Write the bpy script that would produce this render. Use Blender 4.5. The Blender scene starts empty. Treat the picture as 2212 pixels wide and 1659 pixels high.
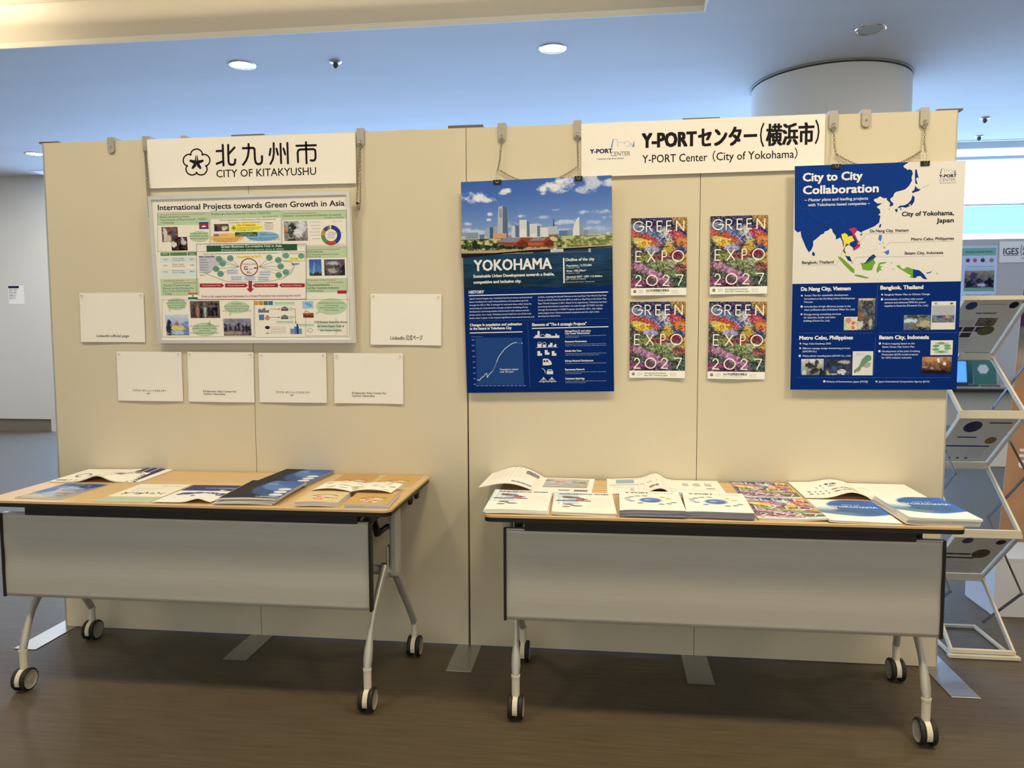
import bpy, bmesh, math, random
import numpy as np
from mathutils import Vector, Matrix
random.seed(4)
SC = bpy.context.scene
COL = SC.collection
PI = math.pi

# ------------------------------------------------------------------ camera
F, YAW, PITCH, ROLL = 1633.37, -0.1212, 0.0742, -0.0040
CAM = Vector((0.5391, -2.9721, 1.3215))
cy_, sy_, cp_, sp_, cr_, sr_ = (math.cos(YAW), math.sin(YAW), math.cos(PITCH), math.sin(PITCH), math.cos(ROLL), math.sin(ROLL))
fw = Vector((sy_*cp_, cy_*cp_, -sp_)); rt = Vector((cy_, -sy_, 0)); up = rt.cross(fw)
r2 = rt*cr_ + up*sr_; u2 = -rt*sr_ + up*cr_
cd = bpy.data.cameras.new('camera'); cam = bpy.data.objects.new('camera', cd); COL.objects.link(cam)
cd.sensor_fit = 'HORIZONTAL'; cd.sensor_width = 36.0; cd.lens = F/2212*36.0; cd.clip_start = 0.05
cam.matrix_world = Matrix(((r2.x, u2.x, -fw.x, CAM.x), (r2.y, u2.y, -fw.y, CAM.y), (r2.z, u2.z, -fw.z, CAM.z), (0, 0, 0, 1)))
SC.camera = cam

# ------------------------------------------------------------------ world, lights, exposure
w = bpy.data.worlds.new('sky'); SC.world = w; w.use_nodes = True
bg = w.node_tree.nodes['Background']; bg.inputs[0].default_value = (0.36, 0.59, 1.0, 1); bg.inputs[1].default_value = 8.9
SC.view_settings.view_transform = 'Standard'; SC.view_settings.look = 'None'
SC.view_settings.exposure = 0.0; SC.view_settings.gamma = 1.0; SC.view_settings.use_curve_mapping = False

def area(name, loc, size, energy, color, aim, sizey=None, spread=180):
    l = bpy.data.lights.new(name, 'AREA'); l.energy = energy; l.color = color
    l.shape = 'RECTANGLE'; l.spread = math.radians(spread); l.size = size; l.size_y = sizey or size
    o = bpy.data.objects.new(name, l); COL.objects.link(o); o.location = loc
    o.rotation_euler = (Vector(aim)-Vector(loc)).to_track_quat('-Z', 'Y').to_euler(); return o
WARM = (1.0, 0.81, 0.51)
for lx, ly, e in ((-3.0, -1.3, 18), (-1.2, -1.3, 22.5), (0.55, -1.3, 26), (2.1, -1.3, 32), (3.6, -1.3, 21)):      # downlights over the tables
    area('downlight_or_fill', (lx, ly, 3.24 if lx > 1.15 else 3.5), 0.45, e, WARM, (lx, ly+.25, 0), spread=148)
area('cove_light', (-3.1, 1.80, 3.335), 8.0, 15, (1, .84, .60), (-3.1, 1.55, 4), 0.06)                    # strip behind the coffer lip
area('cove_light', (-4.6, 1.2, 3.36), 2.2, 17, (1, .88, .68), (-4.6, 1.0, 4), 0.2)
area('cove_light', (-3.80, 1.62, 3.45), 1.0, 9, (1, .92, .74), (-3.80, 1.66, 4), 0.1)
area('front_fill', (0.5, -5.8, 1.7), 11.0, 84, (1.0, 0.89, 0.64), (0.5, 0, 1.5), 2.4)                    # unseen broad fill, added behind the camera to lift the front faces
for lx, ly, e in ((-5.75, 4.7, 40), (-7.6, 3.0, 60), (-2.1, 2.5, 12), (.17, 2.47, 12), (3.6, 1.6, 26), (6.5, 2.5, 30)):   # rear downlights at the lit fittings; the others are added fill
    area('downlight_or_fill', (lx, ly, 3.25), 0.3, e, (1, .93, .82), (lx, ly, 0))

# ------------------------------------------------------------------ colour and materials
def lin(c):
    return tuple((x/255/12.92) if x/255 <= 0.04045 else ((x/255+0.055)/1.055)**2.4 for x in c)
PAPER_LIGHT = (0.88, 0.75, 0.545)      # what the room's warm light makes of pure white
def ink(c):
    l = lin(c); return tuple(min(0.92, a/b) for a, b in zip(l, PAPER_LIGHT))
MATS = {}
def mat(name, color, rough=0.6, metal=0.0, bump=None, grain=None, emit=None, estr=0, trans=0, alpha=1, coat=0, spec=0.5):
    if name in MATS: return MATS[name]
    m = bpy.data.materials.new(name); m.use_nodes = True; nt = m.node_tree; b = nt.nodes['Principled BSDF']
    b.inputs['Base Color'].default_value = (*color, 1); b.inputs['Roughness'].default_value = rough
    b.inputs['Metallic'].default_value = metal; b.inputs['Specular IOR Level'].default_value = spec
    b.inputs['Transmission Weight'].default_value = trans; b.inputs['Alpha'].default_value = alpha
    b.inputs['Coat Weight'].default_value = coat
    if emit: b.inputs['Emission Color'].default_value = (*emit, 1); b.inputs['Emission Strength'].default_value = estr
    if grain or bump:
        tc = nt.nodes.new('ShaderNodeTexCoord'); mp = nt.nodes.new('ShaderNodeMapping'); nz = nt.nodes.new('ShaderNodeTexNoise')
        nt.links.new(tc.outputs['Object'], mp.inputs[0]); nt.links.new(mp.outputs[0], nz.inputs['Vector'])
        sc = (grain or bump)[0]; mp.inputs['Scale'].default_value = sc; nz.inputs['Scale'].default_value = 1; nz.inputs['Detail'].default_value = 5
        if grain:
            cr = nt.nodes.new('ShaderNodeValToRGB'); k = grain[1]
            cr.color_ramp.elements[0].position = 0.3; cr.color_ramp.elements[1].position = 0.7
            cr.color_ramp.elements[0].color = (*[c*(1-k) for c in color], 1); cr.color_ramp.elements[1].color = (*[min(1, c*(1+k)) for c in color], 1)
            nt.links.new(nz.outputs[0], cr.inputs[0]); nt.links.new(cr.outputs[0], b.inputs['Base Color'])
        if bump:
            bp = nt.nodes.new('ShaderNodeBump'); bp.inputs['Strength'].default_value = bump[1]; bp.inputs['Distance'].default_value = bump[2]
            nt.links.new(nz.outputs[0], bp.inputs['Height']); nt.links.new(bp.outputs[0], b.inputs['Normal'])
    MATS[name] = m; return m
def print_mat(name, rough, coat=0.0):
    if name in MATS: return MATS[name]
    m = bpy.data.materials.new(name); m.use_nodes = True; nt = m.node_tree; b = nt.nodes['Principled BSDF']
    a = nt.nodes.new('ShaderNodeVertexColor'); a.layer_name = 'ink'
    nt.links.new(a.outputs[0], b.inputs['Base Color']); b.inputs['Roughness'].default_value = rough
    b.inputs['Coat Weight'].default_value = coat; b.inputs['Specular IOR Level'].default_value = 0.03
    MATS[name] = m; return m

M_ceil = mat('ceiling paint', (0.66, 0.625, 0.605), 0.75, grain=((0.5, 2.5, 1), 0.03))
M_white = mat('wall paint', (0.66, 0.66, 0.63), 0.8, grain=((2, 2, 2), 0.02))
M_cream = mat('cream paint', (0.90, 0.85, 0.74), 0.7)
M_fabric = mat('beige panel cloth', (0.655, 0.610, 0.485), 0.92, bump=((900, 900, 900), 0.25, 0.001), grain=((1.2, 1.2, 1.2), 0.02))
M_trim = mat('panel aluminium', (0.60, 0.61, 0.60), 0.35, 0.7)
M_steel = mat('brushed steel', (0.42, 0.43, 0.44), 0.38, 0.9, grain=((4, 90, 4), 0.06))
M_hook = mat('grey painted steel', (0.42, 0.40, 0.36), 0.45, 0.3)
M_chrome = mat('chrome wire', (0.75, 0.73, 0.68), 0.18, 1.0)
M_chain = mat('chain wire', (0.33, 0.28, 0.21), 0.35, 0.9)
M_black = mat('black plastic', (0.010, 0.009, 0.009), 0.45)
M_rubber = mat('black rubber', (0.012, 0.012, 0.012), 0.6)
M_wood = mat('maple laminate', (0.66, 0.47, 0.25), 0.42, grain=((1.5, 26, 1), 0.06))
M_silver = mat('silver powder coat', (0.50, 0.50, 0.47), 0.42, 0.35)
M_modesty = mat('modesty panel board', (0.52, 0.515, 0.475), 0.42, 0.12, grain=((2, 2, 260), 0.03), bump=((1, 1, 500), 0.12, 0.0006))
M_hub = mat('caster hub grey', (0.36, 0.35, 0.32), 0.5)
M_hood = mat('caster hood white', (0.72, 0.68, 0.58), 0.4)
M_paper = mat('white paper', (0.86, 0.86, 0.84), 0.7)
M_board = mat('white foam board', (0.88, 0.87, 0.85), 0.6)
M_alu = mat('snap frame aluminium', (0.70, 0.70, 0.69), 0.38, 0.55)
M_pages = mat('page edges', (0.72, 0.71, 0.70), 0.8, grain=((3, 3, 900), 0.22))
M_pages2 = mat('purple grey page edges', (0.33, 0.34, 0.46), 0.75, grain=((3, 3, 900), 0.25))
M_acryl = mat('clear acrylic', (0.93, 0.94, 0.95), 0.05, trans=1.0, spec=0.4)
def acrylic():
    m = M_acryl; nt = m.node_tree; b = nt.nodes['Principled BSDF']; b.inputs['IOR'].default_value = 1.1
    return m
acrylic()
M_rack = mat('rack aluminium', (0.66, 0.62, 0.52), 0.6, 0.0, spec=.25)
M_dark = mat('dark grey metal', (0.10, 0.10, 0.10), 0.45, 0.5)

# ------------------------------------------------------------------ mesh building
class MB:
    def __init__(s): s.v = []; s.f = []; s.sm = []; s.mi = []
    def add(s, vs, fs, smooth=False, mi=0):
        n = len(s.v); s.v += [tuple(p) for p in vs]
        for f in fs: s.f.append(tuple(i+n for i in f)); s.sm.append(smooth); s.mi.append(mi)
        return s
    def box(s, x0, y0, z0, x1, y1, z1, mi=0):
        v = [(x, y, z) for z in (z0, z1) for y in (y0, y1) for x in (x0, x1)]
        return s.add(v, [(0, 2, 3, 1), (4, 5, 7, 6), (0, 1, 5, 4), (2, 6, 7, 3), (0, 4, 6, 2), (1, 3, 7, 5)], mi=mi)
    def rbox(s, x0, y0, z0, x1, y1, z1, r=0.003, seg=2, mi=0):
        bm = bmesh.new(); bmesh.ops.create_cube(bm, size=1)
        for v in bm.verts: v.co = Vector(((x0+x1)/2+v.co.x*(x1-x0), (y0+y1)/2+v.co.y*(y1-y0), (z0+z1)/2+v.co.z*(z1-z0)))
        bmesh.ops.bevel(bm, geom=bm.edges[:], offset=r, segments=seg, affect='EDGES', profile=0.5)
        bm.verts.index_update(); s.add([v.co for v in bm.verts], [[v.index for v in f.verts] for f in bm.faces], mi=mi); bm.free(); return s
    def prism(s, poly, fn, d0, d1, mi=0):
        n = len(poly); v = [fn(p, d0) for p in poly]+[fn(p, d1) for p in poly]
        return s.add(v, [tuple(range(n))[::-1], tuple(range(n, 2*n))]+[(i, (i+1) % n, n+(i+1) % n, n+i) for i in range(n)], mi=mi)
    def tube(s, pts, r, n=8, closed=False, mi=0, flat=1.0, side=None):
        P = [Vector(p) for p in pts]; R = r if isinstance(r, (list, tuple)) else [r]*len(P); N = len(P); v = []; ref = side or None
        for i, p in enumerate(P):
            a = P[(i-1) % N] if (i or closed) else p; b = P[(i+1) % N] if (i < N-1 or closed) else p
            t = (b-a).normalized(); rf = Vector(side) if side else (Vector((0, 0, 1)) if abs(t.z) < 0.95 else Vector((0, 1, 0)))
            x = t.cross(rf).normalized(); y = x.cross(t)
            for k in range(n):
                a_ = 2*PI*(k+.5)/n; rr = R[i]; fx = rr if not isinstance(rr, tuple) else rr[0]; fy = rr*flat if not isinstance(rr, tuple) else rr[1]
                v.append(p + x*math.cos(a_)*fx + y*math.sin(a_)*fy)
        f = []
        for i in range(N if closed else N-1):
            j = (i+1) % N
            for k in range(n): f.append((i*n+k, i*n+(k+1) % n, j*n+(k+1) % n, j*n+k))
        s.add(v, f, n > 4, mi)
        if not closed: s.add(v[:n], [tuple(range(n))[::-1]], mi=mi); s.add(v[-n:], [tuple(range(n))], mi=mi)
        return s
    def cyl(s, p0, p1, r, n=20, r1=None, mi=0): return s.tube([p0, p1], [r, r if r1 is None else r1], n, mi=mi)
    def lathe(s, prof, c, axis='z', n=24, mi=0):
        v = []
        for (r, h) in prof:
            for k in range(n):
                a = 2*PI*k/n; x, y = r*math.cos(a), r*math.sin(a)
                v.append((c[0]+x, c[1]+y, c[2]+h) if axis == 'z' else ((c[0]+h, c[1]+x, c[2]+y) if axis == 'x' else (c[0]+x, c[1]+h, c[2]+y)))
        f = [(i*n+k, i*n+(k+1) % n, (i+1)*n+(k+1) % n, (i+1)*n+k) for i in range(len(prof)-1) for k in range(n)]
        return s.add(v, f, True, mi)
    def make(s, name, m, parent=None, local=False, loc=None):
        me = bpy.data.meshes.new(name); off = Vector((0, 0, 0))
        if parent is not None and not local:
            off = Vector(parent['_b']) if '_b' in parent else Vector((0, 0, 0))
        if loc is not None: off = Vector(loc)
        me.from_pydata([tuple(Vector(p)-off) for p in s.v], [], s.f)
        ms = m if isinstance(m, (list, tuple)) else [m]
        for k in ms: me.materials.append(k)
        me.polygons.foreach_set('use_smooth', s.sm); me.polygons.foreach_set('material_index', s.mi); me.update()
        o = bpy.data.objects.new(name, me); COL.objects.link(o)
        if parent is not None: o.parent = parent; o['_b'] = tuple(off) if not local else (0, 0, 0)
        elif loc is not None: o.location = loc
        return o
def tag(o, label, cat, group=None, kind=None):
    o['label'] = label; o['category'] = cat
    if group: o['group'] = group
    if kind: o['kind'] = kind
    return o
def thing(name, label, cat, loc, group=None, rz=0):
    o = bpy.data.objects.new(name, None); COL.objects.link(o); o.location = loc; o.rotation_euler = (0, 0, rz)
    o.empty_display_size = 0.05; o['_b'] = tuple(loc); return tag(o, label, cat, group)
def struct(name, mb, m):
    o = mb.make(name, m); o['kind'] = 'structure'; return o
def spart(name, mb, m, par):
    return mb.make(name, m, par, local=True)

# ------------------------------------------------------------------ lettering and print
_TX = {}
def glyphs(s):
    if s not in _TX:
        c = bpy.data.curves.new('lettering', 'FONT'); c.body = s; c.size = 1; c.resolution_u = 2
        o = bpy.data.objects.new('lettering', c); COL.objects.link(o)
        me = o.evaluated_get(bpy.context.evaluated_depsgraph_get()).to_mesh()
        vs = np.array([v.co[:2] for v in me.vertices]) if len(me.vertices) else np.zeros((0, 2))
        fs = [tuple(p.vertices) for p in me.polygons]
        o.evaluated_get(bpy.context.evaluated_depsgraph_get()).to_mesh_clear()
        bpy.data.objects.remove(o); bpy.data.curves.remove(c); _TX[s] = (vs, fs)
    return _TX[s]
CAPH = 0.0
def cap():
    global CAPH
    if not CAPH: v, _ = glyphs('H'); CAPH = v[:, 1].max()
    return CAPH
def noise2(nx, ny, fx, fy, seed, octv=3):
    rg = np.random.RandomState(seed); out = np.zeros((ny, nx)); amp = 1; tot = 0
    for o in range(octv):
        gx, gy = max(2, int(fx*2**o)+2), max(2, int(fy*2**o)+2); g = rg.rand(gy, gx)
        X = np.linspace(0, gx-1.001, nx); Y = np.linspace(0, gy-1.001, ny); xi = X.astype(int); yi = Y.astype(int); tx = X-xi; ty = (Y-yi)[:, None]
        tx = tx*tx*(3-2*tx); ty = ty*ty*(3-2*ty)
        a = g[yi][:, xi]; b = g[yi][:, xi+1]; c = g[yi+1][:, xi]; d = g[yi+1][:, xi+1]
        out += amp*((a*(1-tx)+b*tx)*(1-ty)+(c*(1-tx)+d*tx)*ty); tot += amp; amp *= 0.55
    return out/tot
class Print:
    """Flat print on one sheet, in millimetres from the sheet's top left corner."""
    def __init__(s, W, H, corners=None, base=(0, 0, 0)):
        s.W, s.H = W, H; s.v = []; s.f = []; s.c = []; s.view = (0, 0, 1); s.h = None
        if corners:
            A = []; 
            for (x, y), (X, Y) in zip(corners, ((0, 0), (W, 0), (W, H), (0, H))):
                A += [[x, y, 1, 0, 0, 0, -X*x, -X*y, -X], [0, 0, 0, x, y, 1, -Y*x, -Y*y, -Y]]
            s.h = np.linalg.svd(np.array(A))[2][-1].reshape(3, 3)
    def p(s, x, y):        # a point measured on the sheet -> its millimetres
        if s.h is None: return (x, y)
        ox, oy, k = s.view; q = s.h @ np.array([ox+x/k, oy+y/k, 1]); return (q[0]/q[2], q[1]/q[2])
    def _add(s, pts, faces, col, lvl):
        n = len(s.v); s.v += [(x, y, lvl) for x, y in pts]; s.f += [tuple(i+n for i in f) for f in faces]
        s.c += col if isinstance(col, list) else [col]*len(pts)
    def poly(s, pts, col, lvl=1): 
        s._add([s.p(*q) for q in pts], [tuple(range(len(pts)))], ink(col), lvl); return s
    def rect(s, x0, y0, x1, y1, col, lvl=1, n=1):
        a, b, c, d = s.p(x0, y0), s.p(x1, y0), s.p(x1, y1), s.p(x0, y1)
        s.rmm(min(a[0], d[0]), (a[1]+b[1])/2, max(b[0], c[0]), (c[1]+d[1])/2, col, lvl, n); return s
    def rmm(s, x0, y0, x1, y1, col, lvl=1, n=1):
        m = n if n > 1 else 1; pts = [(x0+(x1-x0)*i/n, y0+(y1-y0)*j/m) for j in range(m+1) for i in range(n+1)]
        s._add(pts, [(j*(n+1)+i, (j+1)*(n+1)+i, (j+1)*(n+1)+i+1, j*(n+1)+i+1) for j in range(m) for i in range(n)], ink(col), lvl)
    def ell(s, cx, cy, rx, ry, col, lvl=1, n=20):
        c = s.p(cx, cy); a = s.p(cx+rx, cy); b = s.p(cx, cy+ry); rx, ry = abs(a[0]-c[0]), abs(b[1]-c[1])
        s._add([(c[0]+rx*math.cos(2*PI*i/n), c[1]+ry*math.sin(2*PI*i/n)) for i in range(n)], [tuple(range(n))], ink(col), lvl)
    def line(s, pts, wd, col, lvl=1, mm=False, closed=False):
        P = pts if mm else [s.p(*q) for q in pts]; k = 1 if mm else s.k()
        hw = wd*k/2; N = len(P)
        for i in range(N if closed else N-1):
            a, b = P[i], P[(i+1) % N]; dx, dy = b[0]-a[0], b[1]-a[1]; L = math.hypot(dx, dy) or 1; nx, ny = -dy/L*hw, dx/L*hw
            s._add([(a[0]+nx, a[1]+ny), (b[0]+nx, b[1]+ny), (b[0]-nx, b[1]-ny), (a[0]-nx, a[1]-ny)], [(0, 1, 2, 3)], ink(col), lvl)
        if wd*k > 1.2:
            for a in P: s._add([(a[0]+hw*math.cos(j*PI/6), a[1]+hw*math.sin(j*PI/6)) for j in range(12)], [tuple(range(12))], ink(col), lvl+0.04)
    def k(s):
        if s.h is None: return 1
        a = s.p(0, 0); b = s.p(100, 0); c = s.p(0, 100); return (math.hypot(b[0]-a[0], b[1]-a[1])+math.hypot(c[0]-a[0], c[1]-a[1]))/200
    def t(s, txt, x0, y, x1, h, col, lvl=3, bold=0, y1=None):
        """one line: left end, baseline, right end, capital height"""
        a = s.p(x0, y); b = s.p(x1, y if y1 is None else y1); hh = h*s.k(); v, f = glyphs(txt)
        if not len(v): return s
        x_, X_ = v[:, 0].min(), v[:, 0].max(); sx = (b[0]-a[0])/(X_-x_); syy = hh/cap(); Y = (a[1]+b[1])/2
        offs = [(0, 0)] if not bold else [(dx*bold*hh, dy*bold*hh) for dx, dy in ((-1, -.7), (1, -.7), (1, .7), (-1, .7), (0, 0))]
        for i, (dx, dy) in enumerate(offs):
            s._add([(a[0]+(q[0]-x_)*sx+dx, Y-q[1]*syy+dy) for q in v], f, ink(col), lvl+i*0.03)
        return s
    def grid(s, x0, y0, x1, y1, nx, ny, rgb, lvl=2, mm=False):
        """rgb: (ny,nx,3) array of 0..255 painted at the grid's vertices"""
        a, b = ((x0, y0), (x1, y1)) if mm else (s.p(x0, y0), s.p(x1, y1)); X = np.linspace(a[0], b[0], nx); Y = np.linspace(a[1], b[1], ny)
        c = np.clip(rgb, 0, 255)/255; c = np.where(c <= 0.04045, c/12.92, ((c+0.055)/1.055)**2.4)/np.array(PAPER_LIGHT); c = np.minimum(c, 0.92)
        s._add([(x, y) for y in Y for x in X], [(j*nx+i, (j+1)*nx+i, (j+1)*nx+i+1, j*nx+i+1) for j in range(ny-1) for i in range(nx-1)],
               [tuple(q) for q in c.reshape(-1, 3)], lvl)
    def photo(s, x0, y0, x1, y1, seed, top, bot, blobs=(), amp=45, nx=26, ny=20, lvl=2, fx=6, fy=5):
        """a small printed photograph: two tones, soft shapes and texture"""
        Y = np.linspace(0, 1, ny)[:, None, None]; X = np.linspace(0, 1, nx)[None, :, None]
        im = np.array(top)[None, None]*(1-Y)+np.array(bot)[None, None]*Y + X*0
        nn = noise2(nx, ny, fx, fy, seed); hf = noise2(nx, ny, nx*.45, ny*.45, seed+500, 1); im = im+(nn[..., None]-.5)*2*amp+(hf[..., None]-.5)*amp*1.1
        for bx, by, rx, ry, c in blobs:
            d = ((X-bx)/rx)**2+((Y-by)/ry)**2 + (nn[..., None]-.5)*2.6 + (hf[..., None]-.5)*1.6; m = np.clip((1.2-d)*2, 0, 1); im = im*(1-m)+(np.array(c)+(nn[..., None]-.5)*amp)*m
        s.grid(x0, y0, x1, y1, nx, ny, im, lvl)
    def para(s, lines, x0, y, dy, h, wpx, col, lvl=3, bold=0):
        for i, q in enumerate(lines):
            full = q.endswith('|'); q = q.rstrip('|'); s.t(q, x0, y+i*dy, x0+len(q)*wpx, h, col, lvl, bold)
    def build(s, name, m, parent, warp, thick=0.00008):
        me = bpy.data.meshes.new(name); P = [warp(x, y, l*thick) for x, y, l in s.v]
        me.from_pydata(P, [], s.f); at = me.color_attributes.new('ink', 'FLOAT_COLOR', 'POINT')
        a = np.ones((len(P), 4), dtype=np.float32); a[:, :3] = np.array(s.c); at.data.foreach_set('color', a.ravel())
        me.materials.append(m); me.update(); o = bpy.data.objects.new(name, me); COL.objects.link(o); o.parent = parent; return o
M_print = print_mat('matt print', 0.6); M_gloss = print_mat('satin print', 0.42, 0.0)

# ================================================================== THE ROOM
S = 1.01615          # the panel plane lies 48 mm behind the measuring plane: same sight lines, true scale
def out(x, y, z): return (CAM.x+(x-CAM.x)*S, CAM.y+(y-CAM.y)*S, CAM.z+(z-CAM.z)*S)
YP = out(0, 0, 0)[1]           # front face of the display panels
HC = 3.27                      # ceiling height
XL, XR, YF, YB, YW = -9.0, 8.5, -6.0, 6.0, 7.1

def carpet():
    m = bpy.data.materials.new('brown striped carpet'); m.use_nodes = True; nt = m.node_tree; b = nt.nodes['Principled BSDF']
    tc = nt.nodes.new('ShaderNodeTexCoord')
    def nz(sc, det=4):
        mp = nt.nodes.new('ShaderNodeMapping'); mp.inputs['Scale'].default_value = sc; n = nt.nodes.new('ShaderNodeTexNoise'); n.inputs['Scale'].default_value = 1; n.inputs['Detail'].default_value = det
        nt.links.new(tc.outputs['Object'], mp.inputs[0]); nt.links.new(mp.outputs[0], n.inputs['Vector']); return n
    a = nz((5, 75, 1)); c = nz((420, 420, 420), 2); mx = nt.nodes.new('ShaderNodeMix'); mx.data_type = 'FLOAT'; mx.inputs[0].default_value = 0.45
    nt.links.new(a.outputs[0], mx.inputs[2]); nt.links.new(c.outputs[0], mx.inputs[3])
    r = nt.nodes.new('ShaderNodeValToRGB'); r.color_ramp.elements[0].position = 0.32; r.color_ramp.elements[1].position = 0.68
    r.color_ramp.elements[0].color = (0.047, 0.034, 0.017, 1); r.color_ramp.elements[1].color = (0.104, 0.076, 0.039, 1)
    nt.links.new(mx.outputs[0], r.inputs[0]); nt.links.new(r.outputs[0], b.inputs['Base Color'])
    b.inputs['Roughness'].default_value = 0.55; b.inputs['Specular IOR Level'].default_value = 0.35
    b.inputs['Sheen Weight'].default_value = 0.15
    bp = nt.nodes.new('ShaderNodeBump'); bp.inputs['Strength'].default_value = 0.35; bp.inputs['Distance'].default_value = 0.002
    nt.links.new(mx.outputs[0], bp.inputs['Height']); nt.links.new(bp.outputs[0], b.inputs['Normal']); return m
struct('floor', MB().box(XL, YF, -0.1, XR, YW, 0), carpet())
# ceiling: slabs round a raised coffer over the tables, a raised blind slot along the windows
CX0, CX1, CY0, CY1 = -7.2, 1.153, -4.6, 1.985
YC = 5.72
c = MB()
c.box(XL, YF, HC, XR, CY0, HC+0.1); c.box(XL, CY0, HC, CX0, CY1, HC+0.1); c.box(CX1, CY0, HC, XR, CY1, HC+0.1)
c.box(XL, CY1, HC, XR, YC, HC+0.1); c.box(-6.483, YC, 3.60, XR, YW, 3.7); c.box(XL, YC, HC, -6.483, YW, HC+0.1)
struct('ceiling', c, M_ceil)
M_coffer = mat('coffer paint', (0.70, 0.64, 0.53), 0.8)
g = .010; struct('ceiling_coffer', MB().box(CX0-.06, CY0-.06, 3.56, CX1+.06, CY1+.06, 3.62).box(CX0+.001, CY1-g-.001, HC+.036, CX1-.001, CY1-.001, 3.559).box(CX1-g-.001, CY0+.001, HC+.036, CX1-.001, CY1-g-.002, 3.559)
       .box(CX0+.001, CY0+.001, HC+.036, CX0+g, CY1-g-.002, 3.559).box(CX0+g+.001, CY0+.001, HC+.036, CX1-g-.002, CY0+g, 3.559), M_coffer)
t = MB(); e = 0.014
t.box(CX0+.001, CY1-e, HC-0.002, CX1-.001, CY1-.001, HC+0.035).box(CX0+.001, CY0+.001, HC-0.002, CX1-.001, CY0+e, HC+0.035)
t.box(CX1-e, CY0+e+.001, HC-0.002, CX1-.001, CY1-e-.001, HC+0.035).box(CX0+.001, CY0+e+.001, HC-0.002, CX0+e, CY1-e-.001, HC+0.035)
struct('trim_1', t, M_cream)
struct('trim_2', MB().box(-6.483, YC-0.03, HC-0.006, XR, YC, 3.6), mat('slot edge white', (0.8, 0.8, 0.8), 0.5))
struct('wall_front', MB().box(XL, YF-0.1, 0, XR, YF, 3.6), M_cream)
struct('wall_right', MB().box(XR, YF-0.1, 0, XR+0.1, YW+0.1, 3.7), M_cream)
struct('wall_left', MB().box(XL-0.1, YF-0.1, 0, XL, YB, 3.6).box(XL, YB, 0.16, -6.59, YB+0.12, HC).box(-6.59, YB, 0, -6.483, YW, HC), M_white)
struct('baseboard_left', MB().box(XL, YB+0.02, 0, -6.59, YB+0.12, 0.155), mat('brown skirting', (0.20, 0.17, 0.13), 0.6))
# the window wall: solid plinth and header, mullions, panes and a strip blind
struct('wall_back', MB().box(-6.483, YW, 0, XR, YW+0.15, 0.25).box(-6.483, YW, 3.49, XR, YW+0.15, 3.7), M_white)
wx = [-6.483+i*(XR+6.483)/8 for i in range(9)]
M_frame = mat('window frame', (0.5, 0.6, 0.66), 0.4, 0.3); M_glass = mat('window glass', (1, 1, 1), 0.0, trans=1.0); M_glass.node_tree.nodes['Principled BSDF'].inputs['IOR'].default_value = 1.02
M_blind = mat('pale cyan blind', (0.55, 0.86, 0.92), 0.8, trans=0.55)
for i in range(8):
    a, b = wx[i], wx[i+1]; m = MB()
    m.box(a, YW+.02, .25, a+.03, YW+.1, 3.49).box(b-.03, YW+.02, .25, b, YW+.1, 3.49).box(a+.03, YW+.02, .25, b-.03, YW+.1, .30).box(a+.03, YW+.02, 3.36, b-.03, YW+.1, 3.40).box(a+.03, YW+.02, 2.80, b-.03, YW+.1, 2.82)
    f = struct('window_%d' % (i+1), m, M_frame)
    MB().box(a+.03, YW+.055, .30, b-.03, YW+.06, 2.80).make('pane', M_glass, f); MB().box(a+.03, YW+.055, 2.82, b-.03, YW+.06, 3.36).make('pane', M_glass, f)
    MB().box(a+.03, YW+.02, 2.46, b-.03, YW+.03, 2.79).make('roller_blind', M_blind, f)

# round column
t = thing('round_column', 'fat round cream column rising to the ceiling behind the right display panels', 'column', (2.33, 3.55, 0))
MB().lathe([(0.60, 0), (0.60, HC-0.025)], (2.33, 3.55, 0), n=64).make('shaft', mat('column paint', (0.80, 0.76, 0.69), 0.7), t)
MB().lathe([(0.60, HC-0.014), (0.609, HC-0.014), (0.609, HC-.001)], (2.33, 3.55, 0), n=64).make('shadow_gap_ring', mat('grey ring', (0.30, 0.29, 0.27), 0.6), t)

# ceiling fittings
def downlight(x, y, on, label):
    t = thing('recessed_downlight', label, 'ceiling light', (x, y, HC), 'recessed downlights in the flat ceiling')
    MB().lathe([(0.078, -0.001), (0.082, -0.006), (0.096, -0.006), (0.098, 0.0)], (x, y, HC), n=32).make('rim', M_trim if on else M_chrome, t)
    m = mat('lamp glow' if x < 0 else 'lamp glow cool', (1, 1, 1), emit=(1, .96, .86) if x < 0 else (.93, .97, 1), estr=16) if on else mat('lamp off', (0.42, 0.42, 0.40), 0.5)
    MB().lathe([(0.0001, -0.002), (0.079, -0.002)], (x, y, HC), n=32).make('lens', m, t)
downlight(-2.127, 2.50, True, 'lit downlight above the left panels, beside the sprinkler')
downlight(0.173, 2.47, True, 'lit downlight in the middle of the ceiling, above the panel seam')
downlight(-5.75, 4.89, True, 'lit downlight lowest in the picture, by the left end of the panels')
downlight(2.269, 2.415, False, 'unlit downlight in front of the round column')
for x, y, l in ((-1.422, 2.527, 'small dark sprinkler head between the two lit downlights'), (4.08, 4.78, 'small dark sprinkler head at far right over the end of the panels'), (4.36, 5.50, 'small dark sprinkler head at far right near the window slot')):
    t = thing('sprinkler_head', l, 'sprinkler', (x, y, HC), 'ceiling sprinkler heads')
    MB().lathe([(0.045, -0.001), (0.042, -0.008), (0.018, -0.012)], (x, y, HC), n=20).make('escutcheon', M_trim, t)
    MB().lathe([(0.017, -0.010), (0.020, -0.03), (0.012, -0.045), (0.001, -0.05)], (x, y, HC), n=14).make('nozzle', M_dark, t)

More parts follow.
